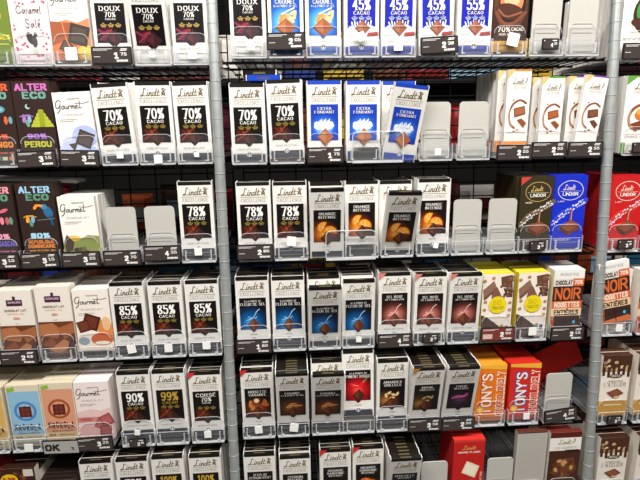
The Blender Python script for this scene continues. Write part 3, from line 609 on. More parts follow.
# ------------------------------------------------------------------ trays
TW = .0755
def tray_meshes():
    m = {}; hw = TW/2; dp = .27
    b = MB(); b.box((-hw+.002, .003, 0), (hw-.002, dp, .0022), M_CLEAR); m['tray_floor'] = b.mesh('tray_floor')
    for sgn, nm in ((-1, 'L'), (1, 'R')):
        b = MB(); x0, x1 = sorted((sgn*hw, sgn*(hw-.0013)))
        pr = [(.0, 0), (dp, 0), (dp, .012), (.040, .012), (.012, .034), (0, .034)]
        n = len(pr)
        b.poly([(x0, y, z) for y, z in pr], M_CLEAR); b.poly([(x1, y, z) for y, z in pr][::-1], M_CLEAR)
        for i in range(n):
            p, q = pr[i], pr[(i+1) % n]; b.poly([(x0, p[0], p[1]), (x1, p[0], p[1]), (x1, q[0], q[1]), (x0, q[0], q[1])], M_RIM)
        m['side_wall'+nm] = b.mesh('side_wall')
    b = MB(); hh = .029
    b.slab(rrect(-hw+.0015, -.002, hw-.0015, hh, .003), -.0012, .0012, M_LIP, M_RIM)
    b.box((-hw+.0015, -.0032, -.003), (hw-.0015, .0025, .0002), M_RIM)
    for sx in (-1, 1):
        x = sx*(hw-.0105)
        b.box((x-.0013, -.004, .003), (x+.0013, -.0012, .025), M_RIM); b.box((min(x, x-sx*.006), -.004, .003), (max(x, x-sx*.006), -.0012, .0055), M_RIM)
    b.box((-hw+.012, -.003, .019), (hw-.012, -.0012, .0203), M_LIP)
    m['front_lip'] = b.mesh('front_lip')
    b = MB(); o = rrect(-hw+.004, .001, hw-.004, .060, .015, 5, True)
    b.slab(o, .0032, .0042, M_TAB)
    up = [p for p in o][:12]
    for p, q in zip(up, up[1:]): b.rod((p[0], .0037, p[1]), (q[0], .0037, q[1]), .0006, M_RIM, 4)
    m['stop_tab'] = b.mesh('stop_tab')
    b = MB(); b.slab(rrect(-.032, .003, .032, .122, .009, 4), .0085, .0112, M_PUSH)
    ar = rrect(-.026, .004, .026, .064, .009, 4, True)
    for p, q in zip(ar, ar[1:-1]): b.rod((p[0], .0084, p[1]), (q[0], .0084, q[1]), .0010, M_PUSH2, 4)
    b.box((-.022, .0078, .045), (.022, .0086, .0465), M_PUSH2)
    m['pusher_plate'] = b.mesh('pusher_plate')
    b = MB(); b.slab(rrect(-.0062, .0, .0062, .013, .001), -.0052, -.0040, M_STICK); m['sticker'] = b.mesh('sticker')
    b = MB(); W = .055; o = rrect(-W, -.002, W, .062, .012, 5, True)
    b.slab(o, -.0085, -.0065, M_LIP, M_RIM)
    oo = [p for p in o][:12]
    for p, q in zip(oo, oo[1:]): b.rod((p[0], -.0078, p[1]), (q[0], -.0078, q[1]), .0011, M_RIM, 5)
    b.rod((W, -.0078, .002), oo[0][:1]+(-.0078,)+oo[0][1:], .0011, M_RIM, 5); b.rod((-W, -.0078, .002), (-W, -.0078, .05), .0011, M_RIM, 5)
    b.box((-W, -.010, -.004), (W, -.0045, .001), M_RIM)
    m['wide_guard'] = b.mesh('wide_guard')
    return m
TM = tray_meshes()

def tag_mesh(price, cents, style):
    """electronic shelf label: body, screen, ink"""
    w, h = (.080, .034) if style != 'small' else (.036, .023)
    b = MB(); b.slab(rrect(-w/2, 0, w/2, h, .002, 2), -.0035, 0, M_TAG); body = b.mesh('tag_body')
    b = MB(); b.slab(rrect(-w/2+.0022, .0022, w/2-.0022, h-.0022, .001, 2), -.0040, -.0034, {'red': M_TAGR, 'ok': M_TAGG}.get(style, M_TAGS)); scr = b.mesh('screen')
    p = Print(w, h); p.layer = 66
    ink = M_INK
    if style == 'ok':
        p.text('OK', .26, .26, .40, .50, flat('#2a2624'), 'heavy', 'ink'); p.text(price, .82, .5, .12, .2, flat('#2a2624'), 'sans', 'ink')
    elif style == 'small':
        p.rect(.10, .14, .14, .26, ink, 'ink'); p.text(price, .58, .42, .16, .36, ink, 'heavy', 'ink'); p.text(cents, .80, .36, .18, .2, ink, 'sans', 'ink'); p.rect(.6, .16, .86, .24, ink, 'ink')
    else:
        for v, u1 in ((.12, .52), (.19, .40), (.56, .22)): p.rect(.06, v, u1, v+.025, ink, 'ink')
        p.text(price, .62, .34, .11, .34, ink, 'heavy', 'ink'); p.text(cents, .80, .34, .16, .18, ink, 'sans', 'ink')
        p.rect(.74, .12, .90, .17, ink, 'ink'); p.rect(.72, .20, .88, .24, ink, 'ink')
        for i in range(9): p.rect(.62+.032*i, .74, .62+.032*i+(.022 if i % 3 else .028), .86, ink, 'ink')
        if style == 'red': p.rect(.06, .45, .34, .80, flat('#d8b8a8'), 'ink')
    return body, scr, p.finish()['ink']
TAGC = {}
SLOPE = {}
ROWZ = {'C': [0.2397, 0.0217, -0.1898, -0.3986, -0.6077, -0.8167], 'L': [0.2273, 0.0251, -0.1881, -0.4015, -0.6119, -0.8219], 'R': [0.2286, 0.0248, -0.1943, -0.3956, -0.619, -0.828]}
COLUMNS = []
def place(M, key, label, nm=None, group=None, back=False):
    K = KINDS[key]
    o = link(nm or CATNAME[key], K['carton']); o.matrix_basis = M
    tag(o, label, 'chocolate bar' if 'box' not in CATNAME[key] else 'chocolate box', group)
    if not back:
        for pn, me in K['parts'].items():
            c = link(pn, me, o)
            if pn == 'corner_flash': c['label'] = 'coloured triangle printed in the upper left corner'
    return o

def column(r, bay, X, key, short, n=0, lean=0., roll=0., dx=0., dz=0., dy=0., price=None, cents='50', tstyle='', tagroll=0., tagdz=0., tagdx=0., sticker=None, sl=0., gap=.0006, prints=0, slope=5., tab=True, lip=True, guard=None, empty_=False, backx=0., wscale=None):
    """one tray with what stands in it; X is the tray's middle, in metres from the camera's axis"""
    T = Matrix.Translation((X, 0, CZ+ROWZ[bay][r])) @ Matrix.Rotation(R(slope), 4, 'X')
    t = empty('display_tray', T); sx = 1.0 if wscale is None else wscale
    parts = [('tray_floor', 'tray_floor'), ('side_wall', 'side_wallL'), ('side_wall', 'side_wallR')]
    if lip: parts.append(('front_lip', 'front_lip'))
    if tab: parts.append(('stop_tab', 'stop_tab'))
    if empty_: parts.append(('pusher_plate', 'pusher_plate'))
    for nm, k in parts:
        c = link(nm, TM[k], t)
        if nm == 'pusher_plate': c['label'] = 'pale grey upright push plate with rounded top'
    if guard is not None:
        c = link('wide_guard', TM['wide_guard'], t); c.location = (guard, 0, 0); c['label'] = 'wide clear guard plate with rounded corners'
    if sticker:
        c = link('sticker', TM['sticker'], t); c.location = (sticker[0], 0, sticker[1]); c.rotation_euler = (0, R(sticker[2]), 0)
        if len(sticker) > 3: c.scale = (sticker[3], 1, sticker[3])
        c['label'] = 'small white paper sticker'
    tag(t, ('empty clear plastic tray with grey plate, %s' if empty_ else 'clear plastic tray holding the %s') % short, 'tray', 'clear display trays')
    if price:
        k = (price, cents, tstyle)
        if k not in TAGC: TAGC[k] = tag_mesh(*k)
        body, scr, ink = TAGC[k]
        h = .034 if tstyle != 'small' else .023
        g = link('price_tag', body); g.matrix_basis = T @ Matrix.Translation((tagdx, -.0055 if guard is None else -.0125, -.003+tagdz)) @ Matrix.Rotation(R(tagroll), 4, 'Y')
        link('screen', scr, g); link('price_lettering', ink, g)
        tag(g, (('small dark price tag on the empty tray %s' if tstyle == 'small' else 'dark electronic price tag on the empty tray %s') if empty_ else 'grey OK price tag under the %s' if tstyle == 'ok' else 'small dark price tag below the %s' if tstyle == 'small' else 'red-screened price tag below the %s' if tstyle == 'red' else 'dark electronic price tag below the %s') % short, 'price tag', 'electronic price tags')
    if empty_: return T
    K = KINDS[key]
    B = T @ Matrix.Translation((dx, .0068+dy, .0026+dz)) @ Matrix.Rotation(R(lean), 4, 'X') @ Matrix.Rotation(R(roll), 4, 'Y')
    place(B, key, short, group=None)
    lead = max(0., math.tan(R(-lean))*K['h']) if lean < 0 else 0.
    for i in range(n):
        b = T @ Matrix.Translation((random.uniform(-.0008, .0008)+backx, .0068+dy+lead+(K['t']+gap)*(i+1)/math.cos(R(sl))+.0006+(.001 if lean > sl else 0), .0026+(dz if .004 < dz < .02 else 0)+random.uniform(0, .0012))) @ Matrix.Rotation(R(sl), 4, 'X')
        q = place(b, key, 'plain-topped bar queued behind the %s' % short, group='bars behind the %s' % short, back=i >= prints)
        if i == 0 and lean-sl > 6 and 'brand_lettering' in K['parts']:
            for pn in ('top_band', 'brand_lettering'):
                if pn in K['parts']: link(pn, K['parts'][pn], q)
    return T
# row 0
column(0,'L',-0.5906,'greenbar',"olive green bar at far left of top row",n=3)
column(0,'L',-0.5145,'salted',"pink heart-patterned caramel bar in top row",n=4)
column(0,'L',-0.4367,'gcoral',"cream bar with coral picture in top row",n=4,dz=.006,sticker=(0,.008,0,1.9))
column(0,'L',-0.3556,'doux',"first DOUX 70% bar of top row, price-tagged",n=4,price='1',cents='75',tagdz=.002)
column(0,'L',-0.2760,'doux',"lower forward-leaning DOUX 70% bar in top row",n=4,lean=11,dz=-.006,sticker=(0,.012,0,.9))
column(0,'L',-0.1987,'doux',"DOUX 70% bar just left of steel post",n=4,sticker=(.004,.009,0,1.3))
column(0,'C',-0.0791,'doux',"DOUX 70% bar just right of left post",n=4,sticker=(.004,.013,5,1.2))
column(0,'C',-0.0013,'caramelsea',"blue caramel bar behind brown tag, top row",n=3,price='2',cents='05',tagdz=.015,tagroll=-1)
column(0,'C',0.0763,'caramelsea',"blue caramel bar without tag, top row",n=3)
column(0,'C',0.1567,'45',"first blue 45% CACAO bar, crooked sticker",n=3,sticker=(.002,.031,-25,1.3))
column(0,'C',0.2353,'45',"middle blue 45% CACAO bar with square sticker",n=4,sticker=(-.002,.010,0,1.5))
column(0,'C',0.3208,'45',"tagged blue 45% CACAO bar, top row",n=5,price='2',cents='38',tagdz=.006,tagroll=-3,roll=-2,dx=-.003)
column(0,'C',0.3986,'55',"blue 55% CACAO bar in top row",n=5)
column(0,'C',0.4753,'swirl',"brown 70% bar with chocolate swirl",n=3,sticker=(.002,.018,12,2.0),roll=0)
column(0,'C',0.5565,None,"left of two, next to swirl bar",empty_=True,price='4',cents='20',tstyle='small',tagdz=.012,tagdx=.004)
column(0,'C',0.6369,None,"beside the right steel post, top row",empty_=True)
column(0,'R',0.7624,'crmint',"white bar with green mint picture, right edge",n=12,gap=.006,price='4',cents='20',tagdz=.002,backx=-.004)
# row 1
column(1,'L',-0.6011,'ecocongo',"brown bar with orange lettering at left edge",n=3)
column(1,'L',-0.5233,'ecoperu',"brown bar with lime stepped pyramid",n=3,price='3',cents='15',tagroll=-1.5)
column(1,'L',-0.4376,'gblue',"white script-titled bar with blue picture",n=3,price='3',cents='25',tagroll=1.5,roll=-2,dx=-.003)
column(1,'L',-0.3578,'70',"first 70% CACAO bar of left trio",n=5,roll=-3,dx=-.002,sticker=(.002,.012,0,1.1),dz=-0.0016)
column(1,'L',-0.2799,'70',"middle 70% CACAO bar of left trio",n=5,sticker=(.002,.0,0,1.4),dz=0.0008)
column(1,'L',-0.2014,'70',"last 70% CACAO bar of left trio",n=5,roll=-1,sticker=(.004,.012,0,.8),dz=-0.0002)
column(1,'C',-0.0872,'70',"70% CACAO bar right of the left post",n=4,dz=-0.0016)
column(1,'C',-0.0063,'70',"70% CACAO bar with creased glossy corner",n=4,roll=-1.5,dz=0.0056)
column(1,'C',0.0753,'extra',"tagged blue-banded EXTRA FONDANT bar",n=3,price='1',cents='75',dz=0.0023)
column(1,'C',0.1587,'extra',"upright EXTRA FONDANT bar behind wide guard",n=3,guard=.030,dz=0.0013)
column(1,'C',0.2379,'extra',"tilted EXTRA FONDANT bar leaning right",n=1,roll=7,lean=12,dx=-.002,lip=False,dy=.0015,dz=-0.0050)
column(1,'C',0.3178,None,"with square sticker beside tilted blue bar",empty_=True,sticker=(.003,.0095,0,1.1))
column(1,'C',0.4011,None,"left of the orange-striped bars",empty_=True)
column(1,'C',0.4909,'crorange',"tall white bar with orange bottom stripe",n=6,gap=.010,prints=3,price='2',cents='55',tagdz=-.002,dz=.009,dx=.006,backx=-.005)
column(1,'C',0.5684,'crgreen',"narrow white bar with green top edge",n=6,gap=.010,prints=3,price='2',cents='55',tagdz=.003,dx=.005,backx=-.004,dz=.009)
column(1,'C',0.6512,'crpurple',"narrow white bar tilted, purple top edge",n=6,gap=.010,prints=3,price='2',cents='55',tagdz=.002,roll=6,dx=.004,backx=-.004,dz=.011)
column(1,'R',0.7788,'crfruit',"white bar with orange slices, green corner",n=8,price='3',cents='2',tstyle='small',tagdz=.006,tagdx=-.002)
# row 2
column(2,'L',-0.6204,'ecomada',"brown bar with pink lettering at left edge",n=3,price='3',cents='15',dz=.006)
column(2,'L',-0.5372,'ecotoucan',"brown bar with blue toucan picture",n=3,price='3',cents='15',tagroll=-1.5,dz=.006)
column(2,'L',-0.4529,'ggreen',"white script-titled bar with green hills picture",n=8,price='3',cents='25',roll=-1)
column(2,'L',-0.3668,None,"second from the left post, tagged",empty_=True,price='2',cents='70')
column(2,'L',-0.2847,None,"next to 78% bar at left post",empty_=True,price='4',cents='35',tagdz=.008,tagdx=.004)
column(2,'L',-0.2056,'78',"78% CACAO bar left of steel post",n=1,sticker=(.000,.014,0,1.3),dz=0.0078)
column(2,'C',-0.0821,'78',"tagged 78% CACAO bar right of post",n=3,price='2',cents='86',tagdz=.006,dz=0.0056)
column(2,'C',-0.0038,'78',"78% CACAO bar with white sticker",n=3,sticker=(.000,.031,6,1.6),dz=0.0046)
column(2,'C',0.0757,'orange',"dim forward-leaning ORANGE INTENSE bar, wide guard",n=3,lean=12,lip=False,dz=-0.0042)
column(2,'C',0.1536,'orange',"bright upright ORANGE INTENSE bar by guard",n=3,guard=-.026,dz=0.0035)
column(2,'C',0.2324,'orange',"drooping ORANGE INTENSE bar, low in tray",n=8,lean=21,roll=1.5,backx=-.002,dz=-0.0050)
column(2,'C',0.3141,'orange',"ORANGE INTENSE bar beside two grey plates",n=4,sticker=(.004,.016,8,.9),dz=0.0044)
column(2,'C',0.3924,None,"right of the orange bars",empty_=True)
column(2,'C',0.4730,None,"left of dark oval-logo bar",empty_=True)
column(2,'C',0.5491,'lindordark',"dark brown bar with oval logo, red corner",n=9,price='3',cents='2',tstyle='small',tagdz=.006,tagdx=.002,backx=-.004)
column(2,'C',0.6237,'lindorblue',"royal blue bar with oval logo",n=4)
column(2,'R',0.7581,'lindorred',"red oval-logo bar right of post",n=8,price='3',cents='2',tstyle='small',tagdz=.008)
column(2,'R',0.8424,'lindorred',"second red oval-logo bar at frame edge",n=2)
# row 3
column(3,'L',-0.6863,'lait',"caramel bar cut off by left edge",n=6)
column(3,'L',-0.6037,'lait',"tagged milk bar with purple emblem",n=8,price='2',cents='68')
column(3,'L',-0.5228,'lait',"untagged milk bar with purple emblem",n=8,dz=.006)
column(3,'L',-0.4432,'gbrown',"white script-titled bar with cocoa powder splash",n=7,dz=.012)
column(3,'L',-0.3651,'85',"first 85% CACAO bar of trio",n=6,sticker=(.003,.012,-8,1.5),dz=0.0070)
column(3,'L',-0.2831,'85',"middle 85% CACAO bar of trio",n=6,sticker=(.0,.011,0,1.4),dz=0.0063)
column(3,'L',-0.2031,'85',"85% CACAO bar beside left post",n=6,sticker=(.004,.014,0,1.4),dz=0.0061)
column(3,'C',-0.0932,'fleur',"tagged FLEUR DE SEL bar next to post",n=6,price='1',cents='80',dz=0.0069)
column(3,'C',-0.0139,'fleur',"white FLEUR DE SEL bar, second from post",n=6,dz=0.0049)
column(3,'C',0.0666,'fleur',"grey forward-leaning FLEUR DE SEL bar",n=6,lean=15,dz=-0.0020)
column(3,'C',0.1434,'fleur',"FLEUR DE SEL bar beside SEL ROSE bars",n=7,lean=5,sticker=(.0,.013,3,1.0),dz=-0.0024)
column(3,'C',0.2267,'selrose',"SEL ROSE bar with large price tag",n=7,price='4',cents='30',sticker=None,dz=0.0063)
column(3,'C',0.3080,'selrose',"SEL ROSE bar with small price tag",n=7,lean=2,price='2',cents='3',tstyle='small',tagdz=.008,dz=0.0036)
column(3,'C',0.3871,'selrose',"untagged SEL ROSE bar by yellow bars",n=7,lean=4,dz=0.0034)
column(3,'C',0.4656,'bio',"yellow hazelnut bar with price tag",n=5,price='2',cents='99',tstyle='red',tagdz=.006)
column(3,'C',0.5492,'bio',"yellow hazelnut bar with white sticker",n=5,sticker=(.001,.012,0,1.5))
column(3,'C',0.6323,'noir',"upright orange and brown NOIR bar",n=5,price='2',cents='15',dz=.012)
column(3,'R',0.7587,'noir',"crooked NOIR bar right of steel post",n=3,roll=-9,dz=.026,dx=.0,dy=.001,sticker=(.001,.010,0,1.3),tab=False)
column(3,'R',0.8439,'noir',"cropped NOIR bar at right frame edge",n=3,tab=False)
# row 4
column(4,'L',-0.6887,'krokyellow',"yellow biscuit box at left frame edge",n=8)
column(4,'L',-0.6082,'krokblue',"blue biscuit box without tag",n=8,dz=.004,sticker=(.0,.0,3,1.5))
column(4,'L',-0.5348,'krokorange',"orange-brown biscuit box with OK tag",n=8,dz=.006,price='1',cents='50',tstyle='ok',tagdz=-.004,tagroll=1)
column(4,'L',-0.4592,'gpink',"white script-titled bar with pink pieces",n=8,price='3',cents='25',tagroll=-2,dz=.012)
column(4,'L',-0.3655,'90',"90% CACAO bar with small tag",n=8,price='2',cents='8',tstyle='small',tagdz=.002,sticker=(.0,.028,4,1.0),dz=0.0150)
column(4,'L',-0.2886,'99',"99% CACAO bar with gold figures",n=8,dz=0.0145)
column(4,'L',-0.2076,'corse',"CORSÉ bar with red corner by post",n=9,sticker=(.0,.012,0,1.3),dz=0.0068)
column(4,'C',-0.0904,'noisette',"NOISETTE CARAMEL bar with red corner",n=8,sticker=(.0,.012,-4,1.4),lean=2,dz=0.0058)
column(4,'C',-0.0107,'caramel',"dim CARAMEL bar nearer the left post",n=9,lean=13,sl=12.5,sticker=(.0,.012,8,1.6),dz=0.0123)
column(4,'C',0.0696,'caramel',"dim CARAMEL bar left of chili bar",n=3,lean=15,dz=0.0114)
column(4,'C',0.1423,'piment',"tall PIMENT ROUGE bar with red chili",n=2,lean=-4,dz=0.0337)
column(4,'C',0.2216,'amandes',"AMANDES GRILLEES bar beside chili bar",n=5,lean=1,dz=0.0134)
column(4,'C',0.2977,'nuts',"dim nut bar with orange corner",n=9,lean=12,sl=11.5,price='2',cents='58',tagdz=.0,dz=0.0094)
column(4,'C',0.3776,'fig',"dim bar with magenta streak",n=9,lean=13,sl=12.5,price='2',cents='50',tagdz=-.002,dz=0.0097)
column(4,'C',0.4562,'tonyorange',"orange paper bar with upright red lettering",n=10,dz=.004)
column(4,'C',0.5392,'tonyred',"red paper bar with upright blue lettering",n=9,dz=.004,sticker=(.005,.013,0,1.2))
column(4,'C',0.6247,None,"with tilted tag, near red carton",empty_=True,price='4',cents='25',tagdz=.007,tagroll=-7,tagdx=.004)
column(4,'R',0.7614,'ateliergold',"hazelnut-topped bar with gold base",n=1,price='3',cents='3',tstyle='small',tagdz=.004,dz=.012)
column(4,'R',0.8502,'ateliergold',"cropped hazelnut-topped bar at right edge",n=5,dz=.012)
# row 5
column(5,'L',-0.7179,'darkred',"dark red bar at bottom left corner",n=5)
column(5,'L',-0.6370,'promo',"dark bar with yellow 0.30 euro mark",n=5,dz=.020)
column(5,'L',-0.5544,'plainblack',"long queue of dark bars, yellow mark",n=13)
column(5,'L',-0.4642,'70',"first bottom-row 70% bar under pink bar",n=9,dz=.017)
column(5,'L',-0.3836,'70',"second bottom-row 70% bar",n=9,dz=.017)
column(5,'L',-0.3029,'100',"100% bar nearer the frame middle left",n=10,dz=0.0187)
column(5,'L',-0.2181,'100',"100% bar beside left post bottom row",n=10,dz=0.0167)
column(5,'C',-0.0925,'citron',"CITRON VERT bar in bottom row",n=9,dz=0.0064)
column(5,'C',-0.0101,'citrus',"CITRON bar in bottom row",n=9,dz=-0.0050)
column(5,'C',0.0857,'sanguine',"first ORANGE SANGUINE bar with red corner",n=2,dz=0.0069)
column(5,'C',0.1635,'sanguine',"second ORANGE SANGUINE bar with red corner",n=2,dz=0.0101)
column(5,'C',0.2461,'myrtille',"dim bottom bar before gold-marked black queue",n=12,lean=13,sl=12.5,dz=0.0037)
column(5,'C',0.3251,None,"between black queue and red box",empty_=True)
column(5,'C',0.4072,'plaisir',"red gift bar with white chocolate piece",n=4,dz=.016)
column(5,'C',0.4875,None,"right of the red gift bar",empty_=True)
column(5,'C',0.5608,'blank',"plain grey carton with brown top",n=0,dz=.022)
column(5,'C',0.6448,'grandes',"white and brown nut bar, bottom row",n=6,dz=.022)
column(5,'R',0.7689,'atelierwhite',"nut-topped bar with pale base, bottom row",n=7,dz=.012)
column(5,'R',0.8665,'atelierwhite',"cropped nut-topped bar in bottom right corner",n=6,dz=.012)

# ------------------------------------------------------------------ loose cartons
def loose(key, M, label, cat='chocolate bar', nm=None):
    return place(M, key, label, nm)
def at(x, y, z): return Matrix.Translation((x, y, CZ + z))
# two cartons lying flat, one on the other, on top of the 70% bars
FLAT = Matrix.Rotation(R(5), 4, 'X') @ Matrix.Translation((0, .165, 0)) @ Matrix.Rotation(R(90), 4, 'X')
loose('extra', at(-0.0514, .0, .1925) @ FLAT, 'blue-topped carton lying flat on the 70% CACAO bars')
loose('fleur', at(-0.0610, .012, .2050) @ Matrix.Rotation(R(-3), 4, 'Z') @ FLAT, 'black-topped carton lying flat on the blue-topped carton')
place(at(0.7065, .165, -.526) @ Matrix.Rotation(R(5), 4, 'X') @ Matrix.Rotation(R(66), 4, 'Y') @ Matrix.Translation((0, 0, -.073)), 'tonyred', 'red carton tipped over behind the grey plate', back=True)

b = MB(); b.box((-.095, 0, 0), (.095, .045, .007), flat('#8f908a', .45))
o = b.build('plastic_strip'); o.matrix_basis = at(-0.5591, .03, -.0085) @ Matrix.Rotation(R(3), 4, 'Y') @ Matrix.Rotation(R(5), 4, 'X'); tag(o, 'grey plastic strip lying on top of the brown bars', 'strip')

# ------------------------------------------------------------------ fixture: posts, wire shelves, grids
def post(x, label):
    n = 16; prof = []; z = .0
    rad = .0112
    while z < 2.2:
        prof += [(rad, z), (rad, z+.0355), (rad+.0007, z+.0360), (rad+.0007, z+.0378)]; z += .0382
    b = MB()
    for (r0, z0), (r1, z1) in zip(prof, prof[1:]):
        for k in range(n):
            a, c = 2*math.pi*k/n, 2*math.pi*(k+1)/n
            b.poly([(r0*math.cos(a), r0*math.sin(a), z0), (r0*math.cos(c), r0*math.sin(c), z0), (r1*math.cos(c), r1*math.sin(c), z1), (r1*math.cos(a), r1*math.sin(a), z1)], M_STEEL)
    b.poly([(rad*math.cos(2*math.pi*k/n), rad*math.sin(2*math.pi*k/n), z) for k in range(n)], M_STEEL)
    root = empty('shelf_post', Matrix.Translation((x, .002, 0))); b.build('tube', root)
    f = MB(); f.rod((0, 0, .0), (0, 0, .014), .02, M_BLACK, 16); f.build('foot', root)
    tag(root, label, 'post', None)
post(-.1515, 'grooved steel shelf post left of the middle bay')
post(.7100, 'grooved steel shelf post right of the middle bay')

BAYS = {'L': (-.90, -.166, 'left bay'), 'C': (-.136, .694, 'middle bay'), 'R': (.726, 1.10, 'right bay')}
ROWN = ['top row', 'second row', 'third row', 'fourth row', 'fifth row', 'bottom row']
BACK = .36
def shelf(bay, r):
    x0, x1, nm = BAYS[bay]; z = ROWZ[bay][r]
    T = Matrix.Translation(((x0+x1)/2, 0, CZ+z)) @ Matrix.Rotation(R(5), 4, 'X'); hw = (x1-x0)/2
    root = empty('wire_shelf', T)
    b = MB(); k = int(2*hw/.021)
    for i in range(k+1):
        x = -hw + 2*hw*i/k; b.rod((x, .004, -.0062), (x, BACK-.01, -.0062), .0014, M_WIRE, 5)
    b.build('shelf_wires', root)
    b = MB()
    for y in (.012, .13, .24, .34): b.rod((-hw, y, -.0098), (hw, y, -.0098), .0024, M_WIRE, 6)
    b.box((-hw, .006, -.0135), (hw, .010, -.0080), M_BLACK)
    b.build('cross_rods', root)
    tag(root, 'black sloping wire shelf under the %s of the %s' % (ROWN[r], nm), 'shelf', 'black wire shelves')
for bay in BAYS:
    for r in range(6): shelf(bay, r)
def grid(bay):
    x0, x1, nm = BAYS[bay]; b = MB()
    z = .0; z1 = CZ+.60
    root = empty('wire_grid_panel', Matrix.Translation(((x0+x1)/2, BACK, 0))); hw = (x1-x0)/2
    k = int(2*hw/.0716)
    for i in range(k+1): x = -hw+2*hw*i/k; b.rod((x, 0, z), (x, 0, z1), .0019, M_WIRE, 5)
    b.build('upright_wires', root); b = MB(); q = z
    while q < z1: b.rod((-hw, .0032, q), (hw, .0032, q), .0019, M_WIRE, 5); q += .0415
    b.build('cross_wires', root)
    tag(root, 'black wire grid closing the back of the %s' % nm, 'grid')
for bay in BAYS: grid(bay)

# ------------------------------------------------------------------ goods of the aisle behind, seen through the grids
def back_shelf(z, k):
    b = MB(); b.box((-1.6, 0, -.012), (1.9, .34, 0), M_BLACK)
    o = b.build('back_shelf'); o.matrix_basis = Matrix.Translation((0, BACK+.06, z))
    tag(o, 'dark shelf board of the next aisle, %s' % k, 'shelf', 'shelf boards of the next aisle')
rb = random.Random(21)
PAL = ['#5a1c1e', '#b8b4aa', '#3a2a22', '#742a2c', '#8fb2c8', '#c2a23a', '#2a3f8a', '#6a3a28', '#8a8a86', '#a8502c', '#20506a', '#4a1f2a', '#c8c4bc', '#262424', '#8a2020']
def goods(x, z, w, h, d, c, c2, label):
    root = bpy.data.objects.new('food_packet', None)
    b = MB(); hw = w/2
    # pillow shaped packet: crimped top and bottom, belly in the middle
    prof = [(0, .10), (h*.06, .12), (h*.12, .7), (h*.5, 1.), (h*.86, .75), (h*.94, .12), (h, .10)]
    m = flat(c, .35); n = len(prof)
    for (za, fa), (zb, fb) in zip(prof, prof[1:]):
        A = [(-hw, 0, za), (-hw*.6, -d/2*fa, za), (hw*.6, -d/2*fa, za), (hw, 0, za), (hw*.6, d/2*fa, za), (-hw*.6, d/2*fa, za)]
        B = [(-hw, 0, zb), (-hw*.6, -d/2*fb, zb), (hw*.6, -d/2*fb, zb), (hw, 0, zb), (hw*.6, d/2*fb, zb), (-hw*.6, d/2*fb, zb)]
        for i in range(6): b.poly([A[i], A[(i+1) % 6], B[(i+1) % 6], B[i]], m)
    o = b.build('food_packet'); bpy.data.objects.remove(root)
    o.matrix_basis = Matrix.Translation((x, BACK+.06+.05+d/2, z)); tag(o, label, 'packet', 'packets of the next aisle behind the grid')
    p = MB(); yy = -d/2*.92
    p.poly([(-hw*.55, yy-.004, h*.3), (hw*.55, yy-.004, h*.3), (hw*.55, yy-.004, h*.68), (-hw*.55, yy-.004, h*.68)], flat(c2, .4)); p.build('front_print', o)
for k, z in enumerate((CZ-.86, CZ-.62, CZ-.40, CZ-.18, CZ+.055, CZ+.27)):
    back_shelf(z-.001, ['lowest', 'second from bottom', 'third from bottom', 'third from top', 'second from top', 'topmost'][k])
    x = -1.2
    while x < 1.45:
        w = rb.uniform(.09, .15); goods(x+w/2, z, w-.006, rb.uniform(.12, .165), rb.uniform(.05, .08), rb.choice(PAL), rb.choice(PAL), 'packet standing in the next aisle, seen through the black grid'); x += w + rb.choice((0, 0, .02))

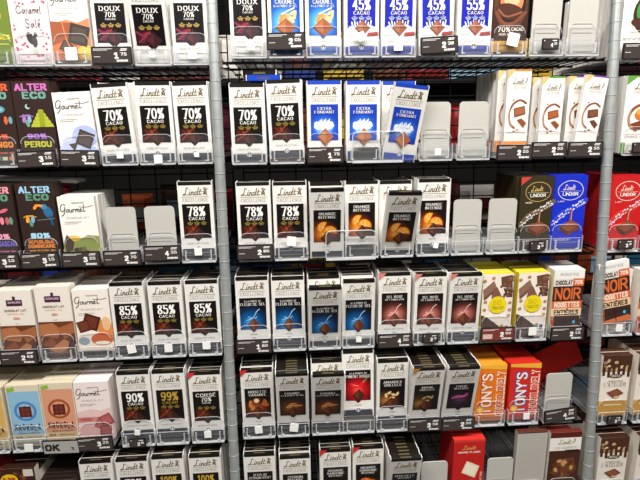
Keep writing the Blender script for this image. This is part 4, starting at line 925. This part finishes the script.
# ------------------------------------------------------------------ the room
def plane(name, pts, m):
    b = MB(); b.poly(pts, m); o = b.build(name); o['kind'] = 'structure'; return o
plane('floor', [(-4, -4, 0), (4, -4, 0), (4, 3, 0), (-4, 3, 0)], flat('#5e5a54', .4))
plane('ceiling', [(-4, 3, 3.2), (4, 3, 3.2), (4, -4, 3.2), (-4, -4, 3.2)], flat('#a8a8a4', .8))
plane('wall_back', [(-4, 3, 0), (4, 3, 0), (4, 3, 3.2), (-4, 3, 3.2)], flat('#121110', .8))
plane('wall_front', [(4, -4, 0), (-4, -4, 0), (-4, -4, 3.2), (4, -4, 3.2)], flat('#3a3836', .8))
plane('wall_left', [(-4, -4, 0), (-4, 3, 0), (-4, 3, 3.2), (-4, -4, 3.2)], flat('#3a3836', .8))
plane('wall_right', [(4, 3, 0), (4, -4, 0), (4, -4, 3.2), (4, 3, 3.2)], flat('#3a3836', .8))

def area(name, loc, sx, sy, power, target, col=(1, .96, .915)):
    l = bpy.data.lights.new(name, 'AREA'); l.shape = 'RECTANGLE'; l.size = sx; l.size_y = sy; l.energy = power; l.color = col
    o = bpy.data.objects.new(name, l); COL.objects.link(o); o.location = loc
    o.rotation_euler = (Vector(target)-Vector(loc)).to_track_quat('-Z', 'Y').to_euler(); return o
area('ceiling_or_fill_lamp', (.2, -1.3, 3.12), 3.6, .35, 132, (.2, -.2, 1.2))
area('ceiling_or_fill_lamp', (.2, -2.7, 3.0), 3.6, .35, 18, (.2, -.6, 1.0))  # added fill from the aisle side, stands for no known fixture
area('ceiling_or_fill_lamp', (.2, 1.6, 3.0), 3.6, .3, 5, (.2, 1.0, 0))  # added to brighten the packets behind the grids, no known lamp there
w = bpy.data.worlds.new('world'); scene.world = w; w.use_nodes = True
w.node_tree.nodes['Background'].inputs[0].default_value = (.9, .95, 1, 1); w.node_tree.nodes['Background'].inputs[1].default_value = .2

# ------------------------------------------------------------------ camera
cam = bpy.data.cameras.new('camera'); co = bpy.data.objects.new('camera', cam); COL.objects.link(co)
rt, up, fw = [[0.997965, -0.060281, -0.020766], [0.028999, 0.139098, 0.989854], [0.056781, 0.988442, -0.140563]]
M = Matrix(((rt[0], up[0], -fw[0], 0), (rt[1], up[1], -fw[1], -D), (rt[2], up[2], -fw[2], CZ), (0, 0, 0, 1)))
co.matrix_world = M
cam.sensor_width = 36; cam.lens = 480/640*36; cam.clip_start = .02
scene.camera = co
vs = scene.view_settings; vs.view_transform = 'Standard'; vs.look = 'None'; vs.gamma = 1; vs.exposure = .14; vs.use_curve_mapping = False
